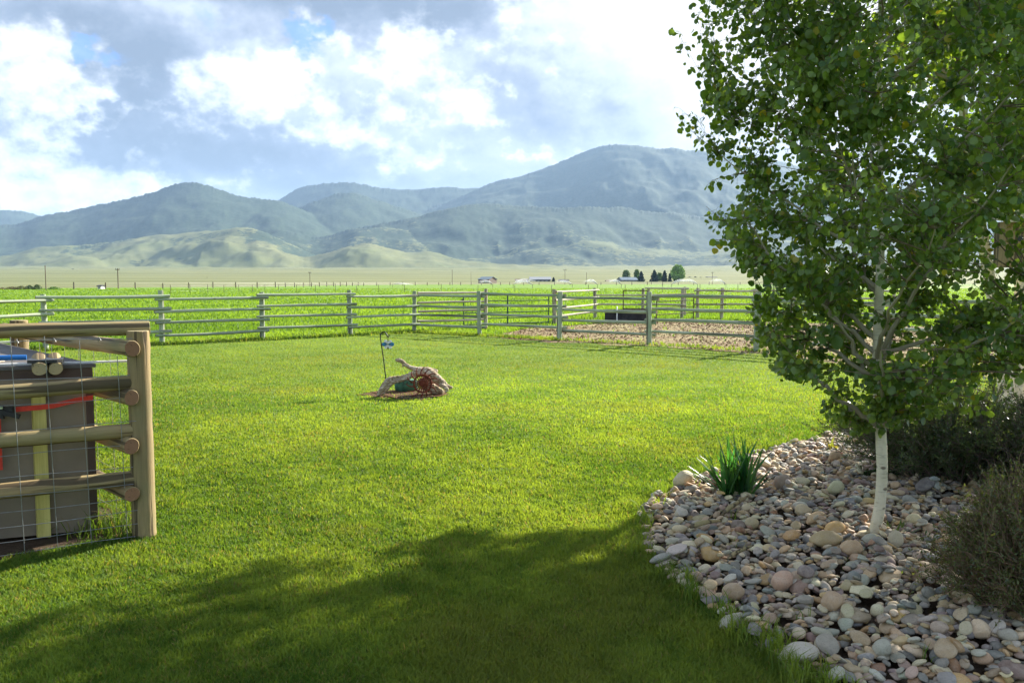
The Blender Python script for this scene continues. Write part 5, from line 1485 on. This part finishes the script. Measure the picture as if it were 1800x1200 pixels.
wire_fence("faint distant wire fence along the far edge of the green field", [G(130, 508.5), G(480, 505.5), G(640, 502.5), G(900, 501), G(1320, 501), G(1600, 501)], 60, 1.5, .13)

M['water'] = mat("spray", lambda q: q.n("ShaderNodeMixShader", {0: .09, 1: q.n("ShaderNodeBsdfTransparent").outputs[0], 2: q.n("ShaderNodeMixShader", {0: .5, 1: prin(q, (.85, .87, .9), .6), 2: q.n("ShaderNodeBsdfTranslucent", {"Color": (.85, .87, .9, 1)}).outputs[0]}).outputs[0]}).outputs[0])
def sprinkler(px, py, dxpx, hpx, label, seed, lean=1):
    b = G(px, py); s = b.y / FPX; rn = random.Random(seed)
    root = empty("sprinkler", b, label=label, cat="sprinkler")
    MB().tube([(0, 0, 0), (0, 0, .9)], .05, 6).tube([(-.08, 0, .9), (.2, 0, 1.0)], .04, 6).build("riser", M['dark_metal'], root)
    mb = MB()
    for k in range(46):
        L = dxpx * 1.9 * s * rn.uniform(.5, 1.05); H = hpx * .85 * s * rn.uniform(.6, 1.0); yy = rn.uniform(-.3, .3) * abs(L)
        pts = []
        for i in range(9):
            t = i / 8; pts.append(Vector((L * t, yy * t, .95 + H * 4 * t * (1 - t) * .98 - .9 * t)))
        n = rn.randint(3, 6); pts = pts[:n]
        mb.tube(pts, [.02 + .10 * (i / 8) for i in range(n)], 4, cap=False)
    mb.build("water_spray", M['water'], root)
sprinkler(866, 506, -22, 13, "small sprinkler throwing white water just in front of the lone barn", 1)
sprinkler(902, 506, 34, 16, "sprinkler arcing water away from the lone barn", 2)
sprinkler(936, 507, -30, 14, "sprinkler whose plume falls in front of the long grey barn", 3)
sprinkler(1006, 506, -30, 13, "sprinkler plume between the long barn and the thin pole", 4)
sprinkler(1050, 506, -20, 14, "short steep sprinkler plume left of the ranch house", 5)
sprinkler(1092, 506, -20, 15, "steep sprinkler jet right in front of the ranch house", 6)
sprinkler(1180, 506, 30, 15, "sprinkler below the bright poplar spraying outward", 7)
sprinkler(1276, 506, -26, 15, "last sprinkler jet before the aspen's leaves", 8)
sprinkler(690, 505, 30, 5, "low sprinkler mist beside the tiny cabins", 9)
sprinkler(1226, 506, -30, 15, "sprinkler jet below the dusty bushes", 10)

# ------------------------------------------------------------------ render settings
cy = sc.cycles
cy.max_bounces = 7; cy.diffuse_bounces = 3; cy.glossy_bounces = 2; cy.transmission_bounces = 4; cy.volume_bounces = 0; cy.transparent_max_bounces = 10
cy.sample_clamp_indirect = 6; cy.use_denoising = True
try: cy.denoiser = 'OPENIMAGEDENOISE'
except Exception: pass
cy.use_adaptive_sampling = True; cy.adaptive_threshold = .02
cy.caustics_reflective = False; cy.caustics_refractive = False
